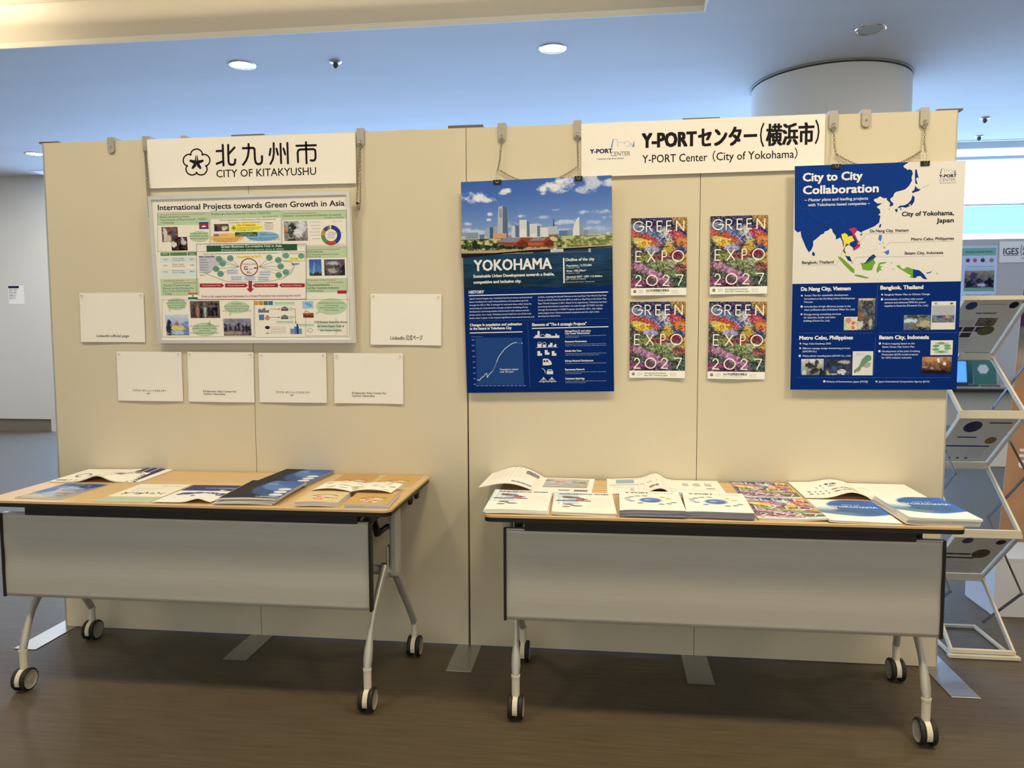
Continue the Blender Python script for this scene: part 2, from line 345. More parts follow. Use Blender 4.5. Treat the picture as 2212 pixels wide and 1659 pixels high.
# notice on the far left wall
pr = Print(150, 230); pr.rmm(0, 0, 150, 30, (40, 38, 60), 1)
for i, q in enumerate(('会場のご案内', '受付は右側', '会議室入口', '出口')): pr.t(q, 8, 62+i*34, 120-i*10, 20, (50, 50, 70), 2)
t = thing('wall_notice', 'small white notice with a dark header on the far left wall', 'notice', (-7.0, YB-.003, 1.77))
MB().box(-7.1, YB-.003, 1.65, -6.88, YB-.001, 1.89).make('paper', M_paper, t)
pr.build('print', M_print, t, lambda x, y, l: (-0.09+x/1000-.008, -0.0005-l, 0.115-y/1000))

# ================================================================== DISPLAY PANELS
seam = [out(x, 0, 0)[0] for x in (-1.7953, -0.8987, -0.0, 0.898, 1.802)]
HP = out(0, 0, 2.1)[2]
names = ['left end display panel, beige cloth, carrying the left half of the sign', 'second beige display panel, left of the wide seam', 'third beige display panel, behind the skyline poster', 'right end display panel, beige cloth, behind the map poster']
for i in range(4):
    a, b = seam[i]+0.0012, seam[i+1]-0.0012; ab, bb = a, b
    if i == 1: bb -= 0.006
    if i == 2: ab += 0.001
    t = thing('display_partition', names[i], 'display panel', ((a+b)/2, YP+.02, 0), 'beige cloth display panels in a row')
    m = MB(); z0 = 0.004
    v = [(ab, YP, z0), (bb, YP, z0), (b, YP, HP), (a, YP, HP), (ab, YP+.034, z0), (bb, YP+.034, z0), (b, YP+.034, HP), (a, YP+.034, HP)]
    m.add(v, [(0, 1, 2, 3), (5, 4, 7, 6), (0, 4, 5, 1), (3, 2, 6, 7), (0, 3, 7, 4), (1, 5, 6, 2)])
    m.make('cloth_board', M_fabric, t)
    if i == 0: MB().box(a-.007, YP-.001, z0, a-.0002, YP+.033, HP).make('edge_strip', M_trim, t)
    if i == 3: MB().box(b+.0002, YP-.001, z0, b+.004, YP+.033, HP).make('edge_strip', M_trim, t)
posts = ['flat steel foot and post at the left end of the panels', 'flat steel foot and post under the left sign', 'flat steel foot and post at the wide middle seam', 'flat steel foot and post under the right table', 'flat steel foot and post at the right end of the panels']
for i in range(5):
    x = seam[i] + (-.004 if i == 0 else 0.002 if i == 4 else -0.003 if i == 2 else 0)
    t = thing('panel_post', posts[i], 'panel stand', (x, YP+.06, 0), 'steel posts and feet of the display panels')
    MB().rbox(x-.05, -0.197, 0.0005, x+.05, 0.33, 0.0035, .001, 1).make('foot_plate', M_steel, t)
    MB().box(x-.018, YP+.037, 0.0036, x+.018, YP+.062, HP).make('upright', mat('dark seam metal', (0.10, 0.075, 0.05), 0.6, 0.3) if i == 2 else M_trim, t)
    MB().box(x-.07 if i else x-.02, YP+.004, HP+.0003, x+.07 if i < 4 else x+.02, YP+.085, HP+(.012 if i == 2 else .007)).make('top_cap', mat('brown cap', (0.16, 0.12, 0.11), 0.5, 0.3), t)
MB  # grey hooks over the top edge
def hook(px, low, label, ring=True, xoff=0):
    x = px; t = thing('panel_hook', label, 'hook', (x, YP, HP), 'grey hooks over the top edge of the panels')
    w_ = 0.0155; m = MB()
    prof = [(-w_, .0), (w_, .0)] + [(w_*math.cos(a), -low+.004-w_*math.sin(a)*.9) for a in [PI*k/8 for k in range(9)]]
    m.prism(prof, lambda p, d: (x+p[0], d, HP+p[1]), YP-.0085, YP-.0005)
    m.box(x-w_, YP-.0085, HP, x+w_, YP+.045, HP+.012); m.box(x-w_, YP+.036, HP-.02, x+w_, YP+.045, HP)
    m.make('bracket', M_hook, t)
    if ring:
        MB().box(x-.004, YP-.016, HP-low+.004, x+.004, YP-.0087, HP-low+.016).make('screw_tab', M_chrome, t)
        MB().tube([(x+.0075*math.cos(a), YP-.013-.003*math.sin(a), HP-low-.004+.0085*math.sin(a)) for a in [2*PI*k/16 for k in range(16)]], .0013, 6, True).make('ring', M_chrome, t)
    else:
        MB().cyl((x, YP-.0087, HP-low+.016), (x, YP-.0105, HP-low+.016), .004, 12).make('screw', M_chrome, t)
HK = {k: out(v, -.02, 2)[0] for k, v in dict(a=-1.487, b=-1.332, d=-.423, e=.142, f=.434, g=1.372, h=1.487, i=1.689).items()}
hook(HK['a'], .042, 'bare grey hook nearest the left end of the panels', False)
hook(HK['b'], .048, 'grey hook at the left end of the left sign holding the framed poster chain')
hook(HK['d'], .050, 'grey hook at the right end of the left sign holding a chain')
hook(HK['e'], .050, 'grey hook over the skyline poster, the one further left')
hook(HK['f'], .050, 'grey hook touching the left end of the right sign')
hook(HK['g'], .050, 'grey hook just right of the right sign, above the map poster')
hook(HK['h'], .042, 'bare grey hook between the two chained hooks above the map poster', False)
hook(HK['i'], .050, 'grey hook nearest the right end of the panels')
t = thing('panel_hook', 'hook hidden behind the left sign with only its top showing', 'hook', (out(-1.173, 0, 0)[0], YP+.03, HP), 'grey hooks over the top edge of the panels')
x = out(-1.173, 0, 0)[0]
MB().box(x-.012, YP+.0005, HP+.0002, x+.012, YP+.045, HP+.010).box(x-.012, YP+.036, HP-.02, x+.012, YP+.045, HP).make('bracket', M_hook, t)

# chains: one thing per hanging length, links as geometry
def chain(label, pts, name='hanging_chain'):
    P = [Vector(p) for p in pts]; L = [0]
    for a, b in zip(P, P[1:]): L.append(L[-1]+(b-a).length)
    m = MB(); pitch = .0085; n = max(2, int(L[-1]/pitch))
    for k in range(n):
        s = (k+.5)*L[-1]/n; i = max(j for j in range(len(P)-1) if L[j] <= s); c_ = P[i].lerp(P[i+1], (s-L[i])/(L[i+1]-L[i])); d = (P[i+1]-P[i]).normalized()
        q = d.cross(Vector((0, 1, 0))).normalized(); q2 = d.cross(q); e = (q*.8+q2*.6) if k % 2 else (q*.6-q2*.8)
        m.tube([c_+d*(.0058*math.cos(a))+e*(.0036*math.sin(a)) for a in [2*PI*j/8 for j in range(8)]], .0011, 4, True)
    o = m.make(name, M_chain, loc=tuple(P[0])); tag(o, label, 'chain', 'link chains holding the posters')
def cat_(a, b, sag, n=10):
    return [(a[0]+(b[0]-a[0])*t, a[1]+(b[1]-a[1])*t, a[2]+(b[2]-a[2])*t-sag*4*t*(1-t)) for t in [i/n for i in range(n+1)]]
yc = YP-.022
def O(x, z, y=None): p = out(x, -.02, z); return (p[0], yc if y is None else y, p[2])

# ================================================================== BOARDS AND SHEETS ON THE PANELS
def place(x, z, w, h, a, yt, yb):
    c = Vector(out(x, (yt+yb)/2, z)); w *= S; h *= S; dy = (yt-yb)*S
    ex = Vector((math.cos(a), 0, math.sin(a))); ez = Vector((-math.sin(a)*1, dy/h, math.cos(a))).normalized(); n = ex.cross(ez).normalized()
    if n.y > 0: n = -n
    return c, w, h, ex, ez, n
def board(name, label, cat, q, geo, thick, m=None, mp=None, group=None):
    c, w, h, ex, ez, n = place(*geo); t = thing(name, label, cat, tuple(c), group)
    b = MB(); v = [ex*sx*w/2+ez*sz*h/2-n*d for d in (0, thick) for sx, sz in ((-1, -1), (1, -1), (1, 1), (-1, 1))]
    b.add(v, [(0, 1, 2, 3), (7, 6, 5, 4), (0, 4, 5, 1), (1, 5, 6, 2), (2, 6, 7, 3), (3, 7, 4, 0)]); spart('board', b, m or M_board, t)
    pr = Print(w*1000, h*1000, q)
    return t, pr, lambda x, y, l: tuple(ex*(x/1000-w/2)+ez*(h/2-y/1000)+n*(l+.0001)), (c, w, h, ex, ez, n)
BK = (35, 30, 28)

# ---- sign of the left stand
q = [(318, 301.6), (768, 286), (769, 396), (322, 407)]
t, pr, wp, _ = board('title_sign', 'white sign with flower and star emblem and large Japanese characters', 'sign', q, (-0.8834, 1.9971, 0.8814, 0.1975, -0.0025, -0.012, -0.012), .005, group='white title signs on the panels')
pr.view = (80, 270, 4.608); Wk = 21
for st in ([(1787, 262), (1848, 258)], [(1848, 200), (1855, 403)], [(1788, 387), (1852, 362)], [(1902, 200), (1905, 360), (1912, 388), (1930, 397), (1955, 395), (1968, 383), (1972, 345)], [(1965, 226), (1908, 288)],
           [(2105, 192), (2106, 255), (2098, 310), (2080, 355), (2050, 396)], [(2048, 233), (2148, 229), (2163, 238), (2168, 340), (2176, 375), (2192, 390), (2215, 390), (2232, 378), (2238, 355), (2238, 312)]):
    pr.line(st, Wk, BK, 2)
pr.view = (540, 270, 4.608)
for st in ([(235, 182), (237, 285), (226, 345), (203, 388)], [(205, 238), (194, 300)], [(303, 187), (309, 380)], [(263, 237), (278, 296)], [(333, 235), (350, 294)], [(372, 180), (377, 383)],
           [(558, 172), (558, 205)], [(462, 208), (656, 202)], [(478, 370), (474, 275), (482, 252), (498, 245), (630, 241), (648, 250), (652, 270), (652, 330), (643, 350), (628, 356), (604, 353)], [(558, 205), (563, 382)]):
    pr.line(st, Wk, BK, 2)
pe = Print(pr.W, pr.H, q)
pe.view = (80, 270, 4.608); cx, cy, R = 1588, 377, 0
for k in range(5):
    a0 = -PI/2+k*2*PI/5; px_, py_ = cx+76*math.cos(a0), cy+76*math.sin(a0)
    pe.line([(px_+60*math.cos(a0+b), py_+60*math.sin(a0+b)) for b in [math.radians(-90+180*j/16) for j in range(17)]], 13, BK, 2)
st = []
for k in range(5):
    a0 = -PI/2+k*2*PI/5
    st += [(cx+74*math.cos(a0-.13), cy+74*math.sin(a0-.13)), (cx+74*math.cos(a0+.13), cy+74*math.sin(a0+.13)), (cx+30*math.cos(a0+PI/5), cy+30*math.sin(a0+PI/5))]
pe.poly(st, BK, 2); pe.line([(cx, cy-80), (cx, cy-22)], 5, (238, 220, 188), 2.5); pe.line([(cx, cy+20), (cx, cy+60)], 4, (238, 220, 188), 2.5)
pe.build('emblem', M_print, t, wp); pr.view = (80, 270, 4.608)
pr.t('CITY OF KITAKYUSHU', 1785, 521, 2777, 68, (45, 38, 32), 2, .012, y1=499)
pr.build('lettering', M_print, t, wp)

# ---- sign of the right stand
q = [(1255.7, 268.5), (1782.3, 245.2), (1780.5, 366.7), (1255.7, 381.5)]
t, pr, wp, _ = board('title_sign', 'long white sign with blue harbour drawing and bold black Japanese lettering', 'sign', q, (0.8955, 1.9985, 0.893, 0.1997, 0.0042, -0.012, -0.012), .005, group='white title signs on the panels')
pr.view = (1240, 230, 3.95)
pr.t('Y-PORT', 570, 352, 1022, 112, BK, 2, .06, y1=335); pr.t('センター', 1045, 333, 1540, 118, BK, 2, .05, y1=322)
pr.t('（', 1572, 326, 1606, 138, BK, 2, .012); pr.t('横浜市', 1628, 318, 2038, 128, BK, 2, .045, y1=310); pr.t('）', 2052, 300, 2088, 138, BK, 2, .012)
pr.t('Y-PORT Center', 570, 485, 1118, 64, BK, 2, .01, y1=463); pr.t('（City of Yokohama）', 1165, 462, 1898, 64, BK, 2, .01, y1=440)
def port_logo(pr, x, y, k, c1, c2, stacked=False):
    P = lambda a: [(x+u*k, y+v*k) for u, v in a]
    pr.poly(P([(172, 73), (190, 2), (197, 5), (190, 40), (186, 70)]), c1, 2)
    pr.line(P([(192, 4), (225, 4)]), 2.5*k, c1, 2); pr.line(P([(225, 4), (233, 68)]), 2.5*k, c1, 2)
    pr.line(P([(233, 22), (260, 30), (285, 24), (292, 40)]), 2*k, c1, 2)
    pr.line(P([(310+26*math.cos(a), 45+28*math.sin(a)) for a in [PI+.2*j for j in range(17)]]), 1.8*k, c1, 2)
    pr.line(P([(298, 70), (345, 30)]), 1.8*k, c1, 2); pr.line(P([(325, 70), (348, 40), (352, 68)]), 1.8*k, c1, 2)
    pr.poly(P([(352, 68), (368, 8), (370, 66)]), c1, 2)
pe = Print(pr.W, pr.H, q); pe.view = pr.view
port_logo(pe, 133, 280, 1, (95, 125, 175), BK)
pe.t('Y-PORT', 135, 402, 318, 34, (30, 25, 80), 2, .06, y1=396); pe.t('CENTER', 305, 424, 468, 34, (95, 90, 90), 2, .0, y1=417)
pe.t('Yokohama Urban Smart Solution', 190, 455, 415, 12, (60, 50, 100), 2, .02, y1=446)
pe.build('harbour_logo', M_print, t, wp)
pr.build('lettering', M_print, t, wp)

# ---- framed poster
GRN, DGRN, RED, TX = (178, 190, 142), (45, 80, 50), (170, 60, 45), (60, 60, 55)
q = [(323.2, 425.3), (756.8, 412.7), (769, 741.8), (344.3, 740.8)]
t, pr, wp, (c, w_, h_, ex, ez, n) = board('framed_poster', 'silver framed poster crowded with green boxes, charts and small photographs', 'framed poster', q, (-0.8783, 1.5614, 0.8464, 0.5976, 0.0003, -0.052, -0.020), .012, m=M_board)
f = MB(); g = .0145
for (x0, z0, x1, z1) in ((-w_/2, h_/2-g, w_/2, h_/2), (-w_/2, -h_/2, w_/2, -h_/2+g), (-w_/2, -h_/2+g, -w_/2+g, h_/2-g), (w_/2-g, -h_/2+g, w_/2, h_/2-g)):
    v = [ex*x+ez*z+n*d for d in (0, .006) for x, z in ((x0, z0), (x1, z0), (x1, z1), (x0, z1))]
    f.add(v, [(3, 2, 1, 0), (4, 5, 6, 7), (0, 1, 5, 4), (1, 2, 6, 5), (2, 3, 7, 6), (3, 0, 4, 7)])
spart('frame', f, M_alu, t)
pr.view = (320, 400, 4.739)
pr.t('International Projects towards Green Growth in Asia', 112, 250, 2015, 52, (40, 40, 48), 3, .03, y1=222)
LNC = (105, 110, 95)
def fr(x0, y0, x1, y1, c=LNC, wd=3): pr.line([(x0, y0), (x1, y0), (x1, y1), (x0, y1)], wd, c, 1.5, closed=True)
pr.rect(107, 283, 630, 410, GRN); pr.rect(645, 265, 1360, 340, GRN); pr.rect(1375, 260, 2032, 352, GRN)
fr(107, 283, 633, 680); fr(645, 268, 1365, 597); fr(1375, 260, 2035, 620)
pr.t('Promotion of Eco-Products and Technologies', 135, 308, 580, 12, RED, 3); pr.t('Water declared potable', 125, 335, 428, 18, TX, 3)
pr.t('"The Miracle of Phnom Penh" <2005>', 130, 364, 608, 18, TX, 3); pr.t('/ Cambodia', 140, 396, 272, 18, TX, 3)
pr.t('Kitakyushu Asia Center for Carbon Neutrality', 655, 306, 1262, 20, TX, 3, y1=296); pr.t('Est. June 2010', 1180, 326, 1335, 12, TX, 3)
pr.t('~ Three organizations collaborating to help environmental', 715, 366, 1308, 13, TX, 3, y1=356); pr.t('businesses expand worldwide ~', 838, 388, 1168, 13, TX, 3)
pr.t('Human Resources Development', 1395, 294, 1725, 14, RED, 3); pr.t('Number of international trainees accepted', 1388, 324, 1975, 20, TX, 3, y1=314); pr.t('FY1980 to FY2024', 1808, 340, 2003, 13, TX, 3)
pr.rect(530, 380, 622, 450, (50, 60, 130), 2); pr.rect(530, 397, 622, 433, (165, 45, 55), 2.3); pr.poly([(552, 431), (560, 418), (570, 420), (576, 408), (583, 420), (592, 418), (600, 431)], (225, 215, 200), 2.6)
pr.photo(145, 432, 318, 580, 3, (120, 80, 60), (90, 60, 45), [(.2, .5, .12, .5, (200, 190, 180)), (.5, .8, .3, .2, (200, 185, 150)), (.75, .4, .1, .3, (70, 70, 95))], nx=30, ny=24)
pr.photo(242, 533, 412, 668, 5, (60, 40, 35), (40, 25, 25), [(.15, .55, .15, .25, (215, 205, 180)), (.75, .3, .15, .3, (190, 185, 180))], nx=30, ny=24)
pr.ell(530, 528, 100, 58, GRN, 1.2)
for i, s_ in enumerate(('Kitakyushu staff', 'provided on-site', 'technical guidance')): pr.t(s_, 435, 502+i*26, 620, 15, TX, 3)
pr.rect(136, 688, 500, 722, (85, 120, 70)); pr.rect(136, 738, 505, 790, (205, 208, 190)); pr.rect(136, 860, 508, 940, (205, 208, 190))
pr.t('1993', 150, 712, 205, 13, (225, 225, 205), 3); pr.t('2006', 430, 712, 480, 13, (225, 225, 205), 3); fr(228, 686, 232, 722, (225, 220, 200)); fr(406, 686, 409, 722, (225, 220, 200))
for i, (a_, b_, c_, d_) in enumerate((('25%', 'Water Supply', 'Coverage Rate', '90%'), ('10h', 'Water Supply', 'Duration', '24h'), ('72%', 'Non-Revenue', 'Water Leakage', '8%'))):
    y = 755+i*60+(i == 2)*5; pr.t(a_, 165, y+14, 205, 14, TX, 3); pr.t(b_, 255, y, 375, 13, TX, 3); pr.t(c_, 258, y+20, 385, 13, TX, 3); pr.t(d_, 435, y+10, 480, 14, TX, 3)
pr.photo(678, 400, 832, 472, 7, (105, 75, 60), (75, 55, 45), [(.15, .6, .1, .4, (50, 45, 50)), (.7, .6, .2, .3, (205, 190, 175))], nx=26, ny=16)
pr.ell(1010, 440, 170, 60, (235, 215, 85), 1.2); pr.ell(810, 540, 175, 48, (235, 175, 90), 1.1); pr.ell(1175, 525, 170, 48, (125, 165, 180), 1.15)
pr.line([(880+18*math.cos(a), 440+22*math.sin(a)) for a in [j*PI/5 for j in range(10)]], 4, (40, 45, 30), 2, closed=True); pr.ell(880, 440, 9, 10, (40, 45, 30), 2)
pr.t('City of Kitakyushu', 912, 418, 1105, 18, (205, 85, 30), 3, .03)
for i, (s_, x1) in enumerate((('Comprehensive business support', 1175), ('Fostering eco industry', 1135), ('Technologies transfer', 1080))): pr.t(s_, 912, 438+i*16, x1, 11, TX, 3)
pr.rect(895, 482, 1120, 525, DGRN, 2.4); pr.t('Promoting carbon', 940, 500, 1075, 11, (200, 210, 180), 3); pr.t('neutrality throughout Asia', 905, 517, 1110, 11, (200, 210, 180), 3)
pr.rect(676, 500, 725, 525, (60, 60, 85), 2); pr.t('KITA', 680, 520, 722, 14, (220, 215, 205), 3); pr.t('About KITA', 732, 520, 820, 11, (205, 85, 30), 3); pr.t('IGES', 1150, 515, 1220, 24, (60, 90, 130), 3); pr.t('About IGES', 1228, 514, 1318, 11, (60, 60, 120), 3)
for i, s_ in enumerate(('International training and alliances', 'for supporting sustainable transfer', 'of technology overseas')): pr.t(s_, 676, 550+i*16, 950-i*20, 11, (80, 60, 40), 3)
for i, s_ in enumerate(('Research on urban environmental issues', 'and development of planning measures')): pr.t(s_, 1040, 548+i*18, 1352, 12, (35, 60, 100), 3)
pr.t('President', 1200, 392, 1280, 11, TX, 3, .05)
for i, s_ in enumerate(('Policy', 'Science', 'Business partners', 'of each city')): pr.t(s_, 1195+i % 2*8, 412+i*15, 1290-i % 2*10, 9, TX, 3)
pr.photo(1390, 372, 1640, 568, 11, (150, 145, 135), (120, 110, 100), [(.35, .5, .2, .35, (45, 50, 45)), (.12, .4, .07, .12, (205, 120, 50)), (.75, .3, .2, .3, (205, 200, 195)), (.6, .6, .2, .2, (205, 200, 190)), (.3, .95, .2, .1, (60, 55, 50))], nx=40, ny=32, fx=9, fy=8)
cols = [((45, 60, 110), -90, 55), ((165, 75, 60), 55, 125), ((95, 130, 75), 125, 180), ((175, 135, 60), 180, 215), ((90, 60, 110), 215, 245), ((110, 125, 90), 245, 262)]
for c_, a0, a1 in cols:
    A = [math.radians(a0+(a1-a0)*i/12) for i in range(13)]; pr.poly([(1877+103*math.cos(a), 513+103*math.sin(a)) for a in A]+[(1877+62*math.cos(a), 513+62*math.sin(a)) for a in A[::-1]], c_, 2)
for i, s_ in enumerate(('Total', '11,000 trainees', 'from', '176 countries')): pr.t(s_, 1850-10*(i % 2)*1.5, 490+i*17, 1905+10*(i % 2)*1.5, 9, TX, 3)
for i in range(6): pr.t('Asia and Oceania 2,%d00' % i, 1655+i % 3*12, 382+i*34, 1765, 9, (130, 125, 115), 3)
for i in range(3): pr.t('Africa, 1,%d02' % i, 1890+i*20, 375+i*118, 1990+i*12, 9, (130, 125, 115), 3)
fr(502, 605, 1625, 1168, (80, 85, 75), 4); pr.rect(604, 612, 1527, 676, DGRN, 2)
pr.t('Green Business Co-creative Hub in Asia', 750, 640, 1370, 22, (205, 215, 190), 3, .03, y1=634); pr.t("(Kitakyushu's new global mission since in 2024)", 752, 668, 1390, 16, (205, 215, 190), 3)
pr.t('-- Next stage of international environmental business through open innovation --', 552, 706, 1348, 14, TX, 3)
pr.poly([(525, 725), (690, 720), (790, 755), (820, 800), (700, 830), (650, 890), (600, 915), (560, 880), (530, 880)], (185, 178, 172), 1.3)
pr.poly([(1370, 960), (1420, 880), (1480, 850), (1500, 800), (1485, 860), (1460, 910), (1400, 950)], (200, 190, 180), 1.3)
pr.line([(600, 910), (690, 940), (800, 985), (1000, 995), (1250, 985), (1370, 960), (1470, 900), (1500, 830), (1470, 790), (1380, 775)], 4, (150, 90, 90), 1.6)
pr.t('Asia Countries', 525, 740, 680, 17, (50, 45, 60), 3, .04)
for i, s_ in enumerate(('India', 'Indonesia', 'Cambodia', 'Thailand', 'Vietnam', 'Philippines', 'etc.')): pr.t(s_, 535, 770+i*26, 570+len(s_)*6, 14, (85, 80, 90), 3)
for (x, y) in ((730, 757), (845, 750), (765, 803), (700, 857), (745, 908), (1243, 743), (1335, 768), (1360, 832), (1413, 892), (1340, 922)):
    pr.ell(x, y, 34, 32, (105, 145, 115), 2); pr.t('Project', x-24, y+6, x+24, 11, (50, 80, 60), 3)
    pr.line([(x, y), (1137 if x > 1040 else 935, 835)], 3, (95, 105, 90), 1.8)
fr(1375, 680, 1605, 775); pr.ell(1413, 722, 34, 30, (105, 145, 115), 2); pr.ell(1570, 724, 32, 30, (105, 145, 115), 2); pr.rect(1448, 740, 1545, 768, (225, 210, 70), 2); pr.t('One way', 1460, 760, 1535, 12, TX, 3); pr.t('Technology', 1450, 703, 1545, 11, TX, 3); pr.t('Japan', 1470, 815, 1550, 22, TX, 3, .03)
pr.rect(912, 722, 1162, 746, (240, 215, 110), 1.8); pr.t('Co-creation via "E×C"', 918, 742, 1160, 18, (200, 130, 40), 3, .03)
pr.ell(1037, 840, 92, 92, (140, 50, 45), 2, 40); pr.ell(1037, 840, 82, 82, (222, 210, 190), 2.3, 40)
pr.t('Kitakyushu', 968, 818, 1108, 22, (90, 90, 90), 3); pr.t('G', 985, 868, 1020, 34, (150, 45, 40), 3, .06); pr.t('reen', 1028, 866, 1075, 14, TX, 3); pr.t('H', 1018, 908, 1040, 26, (150, 45, 40), 3, .06); pr.t('ub', 1045, 908, 1066, 14, TX, 3); pr.rect(1085, 842, 1120, 856, (140, 50, 45), 2.6)
for (x, y, a_, b_) in ((810, 870, 'Core Portal', 'Business Support'), (1140, 885, 'Carbon', 'Neutral'), (850, 935, 'Commercial', 'Analysis'), (985, 935, 'Community', 'Support'), (1125, 940, 'Collaboration', 'Knowledge')):
    pr.rect(x, y-8, x+115, y+45, (200, 196, 200), 1.4); pr.t(a_, x+8, y+12, x+105, 12, (75, 75, 100), 3); pr.t(b_, x+8, y+34, x+105, 12, (75, 75, 100), 3)
RD = (155, 45, 48)
for x0, x1, d, s_ in ((533, 782, 1, 'Promoting Human Town'), (790, 1025, 1, 'Human Resources'), (1072, 1332, -1, 'Promotion of Eco Products'), (1342, 1606, -1, 'Promotion of Startup')):
    y0, y1 = 1006, 1046
    pr.poly([(x0, y0), (x1-22, y0), (x1, 1026), (x1-22, y1), (x0, y1)] if d > 0 else [(x1, y0), (x1, y1), (x0+22, y1), (x0, 1026), (x0+22, y0)], RD, 2); pr.t(s_, x0+30, 1033, x1-35, 14, (225, 205, 185), 3)
pr.poly([(1030, 980), (1066, 980), (1066, 1058), (1088, 1058), (1048, 1100), (1008, 1058), (1030, 1058)], RD, 2.5)
pr.rect(545, 1115, 1570, 1155, (225, 205, 190), 1.8); pr.t('From a city supporting local businesses to a Green Promotion hub connecting the world', 555, 1144, 1560, 19, (160, 50, 45), 3, .03)
pr.rect(1615, 632, 2038, 745, GRN); pr.t('Human Resources Development', 1635, 664, 1968, 14, RED, 3); pr.t('EXCURSION', 1628, 694, 1790, 20, TX, 3); pr.t('11th International Forum of Low', 1630, 716, 1955, 14, TX, 3); pr.t('Carbon Cities', 1630, 738, 1770, 13, TX, 3)
pr.photo(1648, 762, 1782, 928, 13, (60, 85, 140), (95, 130, 180), [(.5, 1.0, .8, .18, (50, 60, 35))], amp=12); pr.line([(1703, 790), (1697, 900)], 4, (215, 215, 205), 2.6)
pr.photo(1803, 762, 2022, 925, 17, (95, 85, 90), (60, 50, 48), [(.45, .25, .3, .12, (180, 170, 165)), (.4, .7, .25, .15, (160, 145, 130)), (.9, .6, .1, .3, (40, 35, 40))], nx=34, fx=10, fy=8)
pr.rect(1620, 955, 2048, 1100, GRN); fr(1615, 632, 2040, 1545)
pr.t('Promotion of Eco Products', 1640, 980, 1928, 15, RED, 3); pr.t('and Technologies', 1830, 1003, 2003, 14, RED, 3); pr.t('Decarbonization', 1638, 1032, 1862, 20, TX, 3, .02); pr.t('of the Cement Industry', 1638, 1063, 1962, 20, TX, 3, .02); pr.t('/ Indonesia', 1638, 1092, 1795, 20, TX, 3)
pr.rect(1942, 1080, 2035, 1113, (170, 35, 45), 2.4); pr.rect(1942, 1113, 2035, 1150, (222, 212, 198), 2.4)
pr.rect(142, 955, 520, 1130, GRN); pr.t('Overseas Human', 170, 984, 370, 14, RED, 3); pr.t('Resources Development', 268, 1005, 495, 14, RED, 3)
for i, s_ in enumerate(('The Eco-Town Project', 'Based on the Kitakyushu', 'Eco-Town Case Study', '/ India')): pr.t(s_, 162, 1034+i*28, (440, 475, 435, 250)[i], 18, TX, 3)
pr.rect(415, 1100, 512, 1120, (200, 90, 55), 2.4); pr.rect(415, 1120, 512, 1146, (222, 215, 200), 2.4); pr.rect(415, 1146, 512, 1165, (40, 95, 60), 2.4); pr.ell(463, 1133, 8, 9, (60, 70, 130), 2.6, 10)
fr(150, 1172, 1085, 1552); fr(1092, 1172, 2065, 1558)
for x, y, rx, ry, ls in ((297, 1215, 100, 62, ('Kitakyushu City', 'and Ahmedabad State', 'Eco-Partnership', 'Statement (2020)')), (910, 1250, 130, 62, ('Friendship', 'and Cooperation Agreement', 'between Telangana State', 'and Kitakyushu City (2025.4)')), (582, 1475, 130, 70, ('Exchange of Interest Sharing', 'between Telangana State', 'and Company', 'at Kitakyushu City (2024.4)')), (1880, 1245, 160, 85, ('Cement Raw Fuel Conversion', 'and Composting', 'Amita Holdings Co., Ltd.', 'Taisei Company'))):
    pr.ell(x, y, rx, ry, GRN, 1.2, 28)
    for i, s_ in enumerate(ls): L = len(s_)*(5.6 if rx < 110 else 5.2); pr.t(s_, x-L, y-30+i*24, x+L, 13, TX, 3)
pr.poly([(215, 1260), (240, 1262), (225, 1305)], GRN, 1.2); pr.poly([(835, 1300), (870, 1300), (830, 1350)], GRN, 1.2); pr.poly([(600, 1420), (640, 1380), (650, 1440)], GRN, 1.2); pr.poly([(1740, 1290), (1780, 1300), (1710, 1330)], GRN, 1.2)
pr.photo(430, 1185, 742, 1358, 19, (95, 85, 75), (85, 65, 50), [(x_, .6, .05, .42, c_) for x_, c_ in ((.12, (60, 50, 50)), (.25, (170, 110, 85)), (.38, (40, 38, 42)), (.5, (165, 170, 150)), (.63, (40, 38, 45)), (.75, (30, 30, 36)), (.88, (28, 26, 34)))], nx=48, ny=26, amp=25)
pr.photo(182, 1325, 428, 1535, 23, (190, 195, 210), (120, 120, 125), [(.12, .7, .12, .4, (45, 45, 60)), (.5, .45, .1, .15, (150, 100, 80)), (.85, .7, .13, .35, (110, 125, 150)), (.5, .65, .25, .12, (215, 190, 90)), (.5, .88, .25, .12, (165, 185, 205))], nx=40, ny=34, amp=18)
pr.photo(770, 1365, 1062, 1540, 29, (140, 132, 140), (85, 70, 65), [(x_, .6, .05, .3, (45, 42, 50)) for x_ in (.08, .25, .42, .55, .7, .82, .93)]+[(.3, .85, .35, .12, (150, 130, 110))], nx=44, ny=26, amp=25)
for i, c_ in enumerate(((205, 140, 60), (180, 130, 60), (70, 110, 75), (60, 100, 140))): pr.rect(1085+i*50, 1187, 1128+i*50, 1228, c_, 2)
pr.rect(1295, 1196, 1502, 1232, (190, 205, 165), 1.4); pr.rect(1315, 1390, 1490, 1420, (190, 205, 165), 1.4); pr.rect(1545, 1420, 1700, 1452, (190, 205, 165), 1.4)
pr.t('Classification of municipal waste', 1300, 1210, 1498, 9, TX, 3); pr.t('Industrial waste sorting system', 1320, 1403, 1485, 9, TX, 3); pr.t('Manufacturing energy fuel', 1550, 1436, 1694, 9, TX, 3)
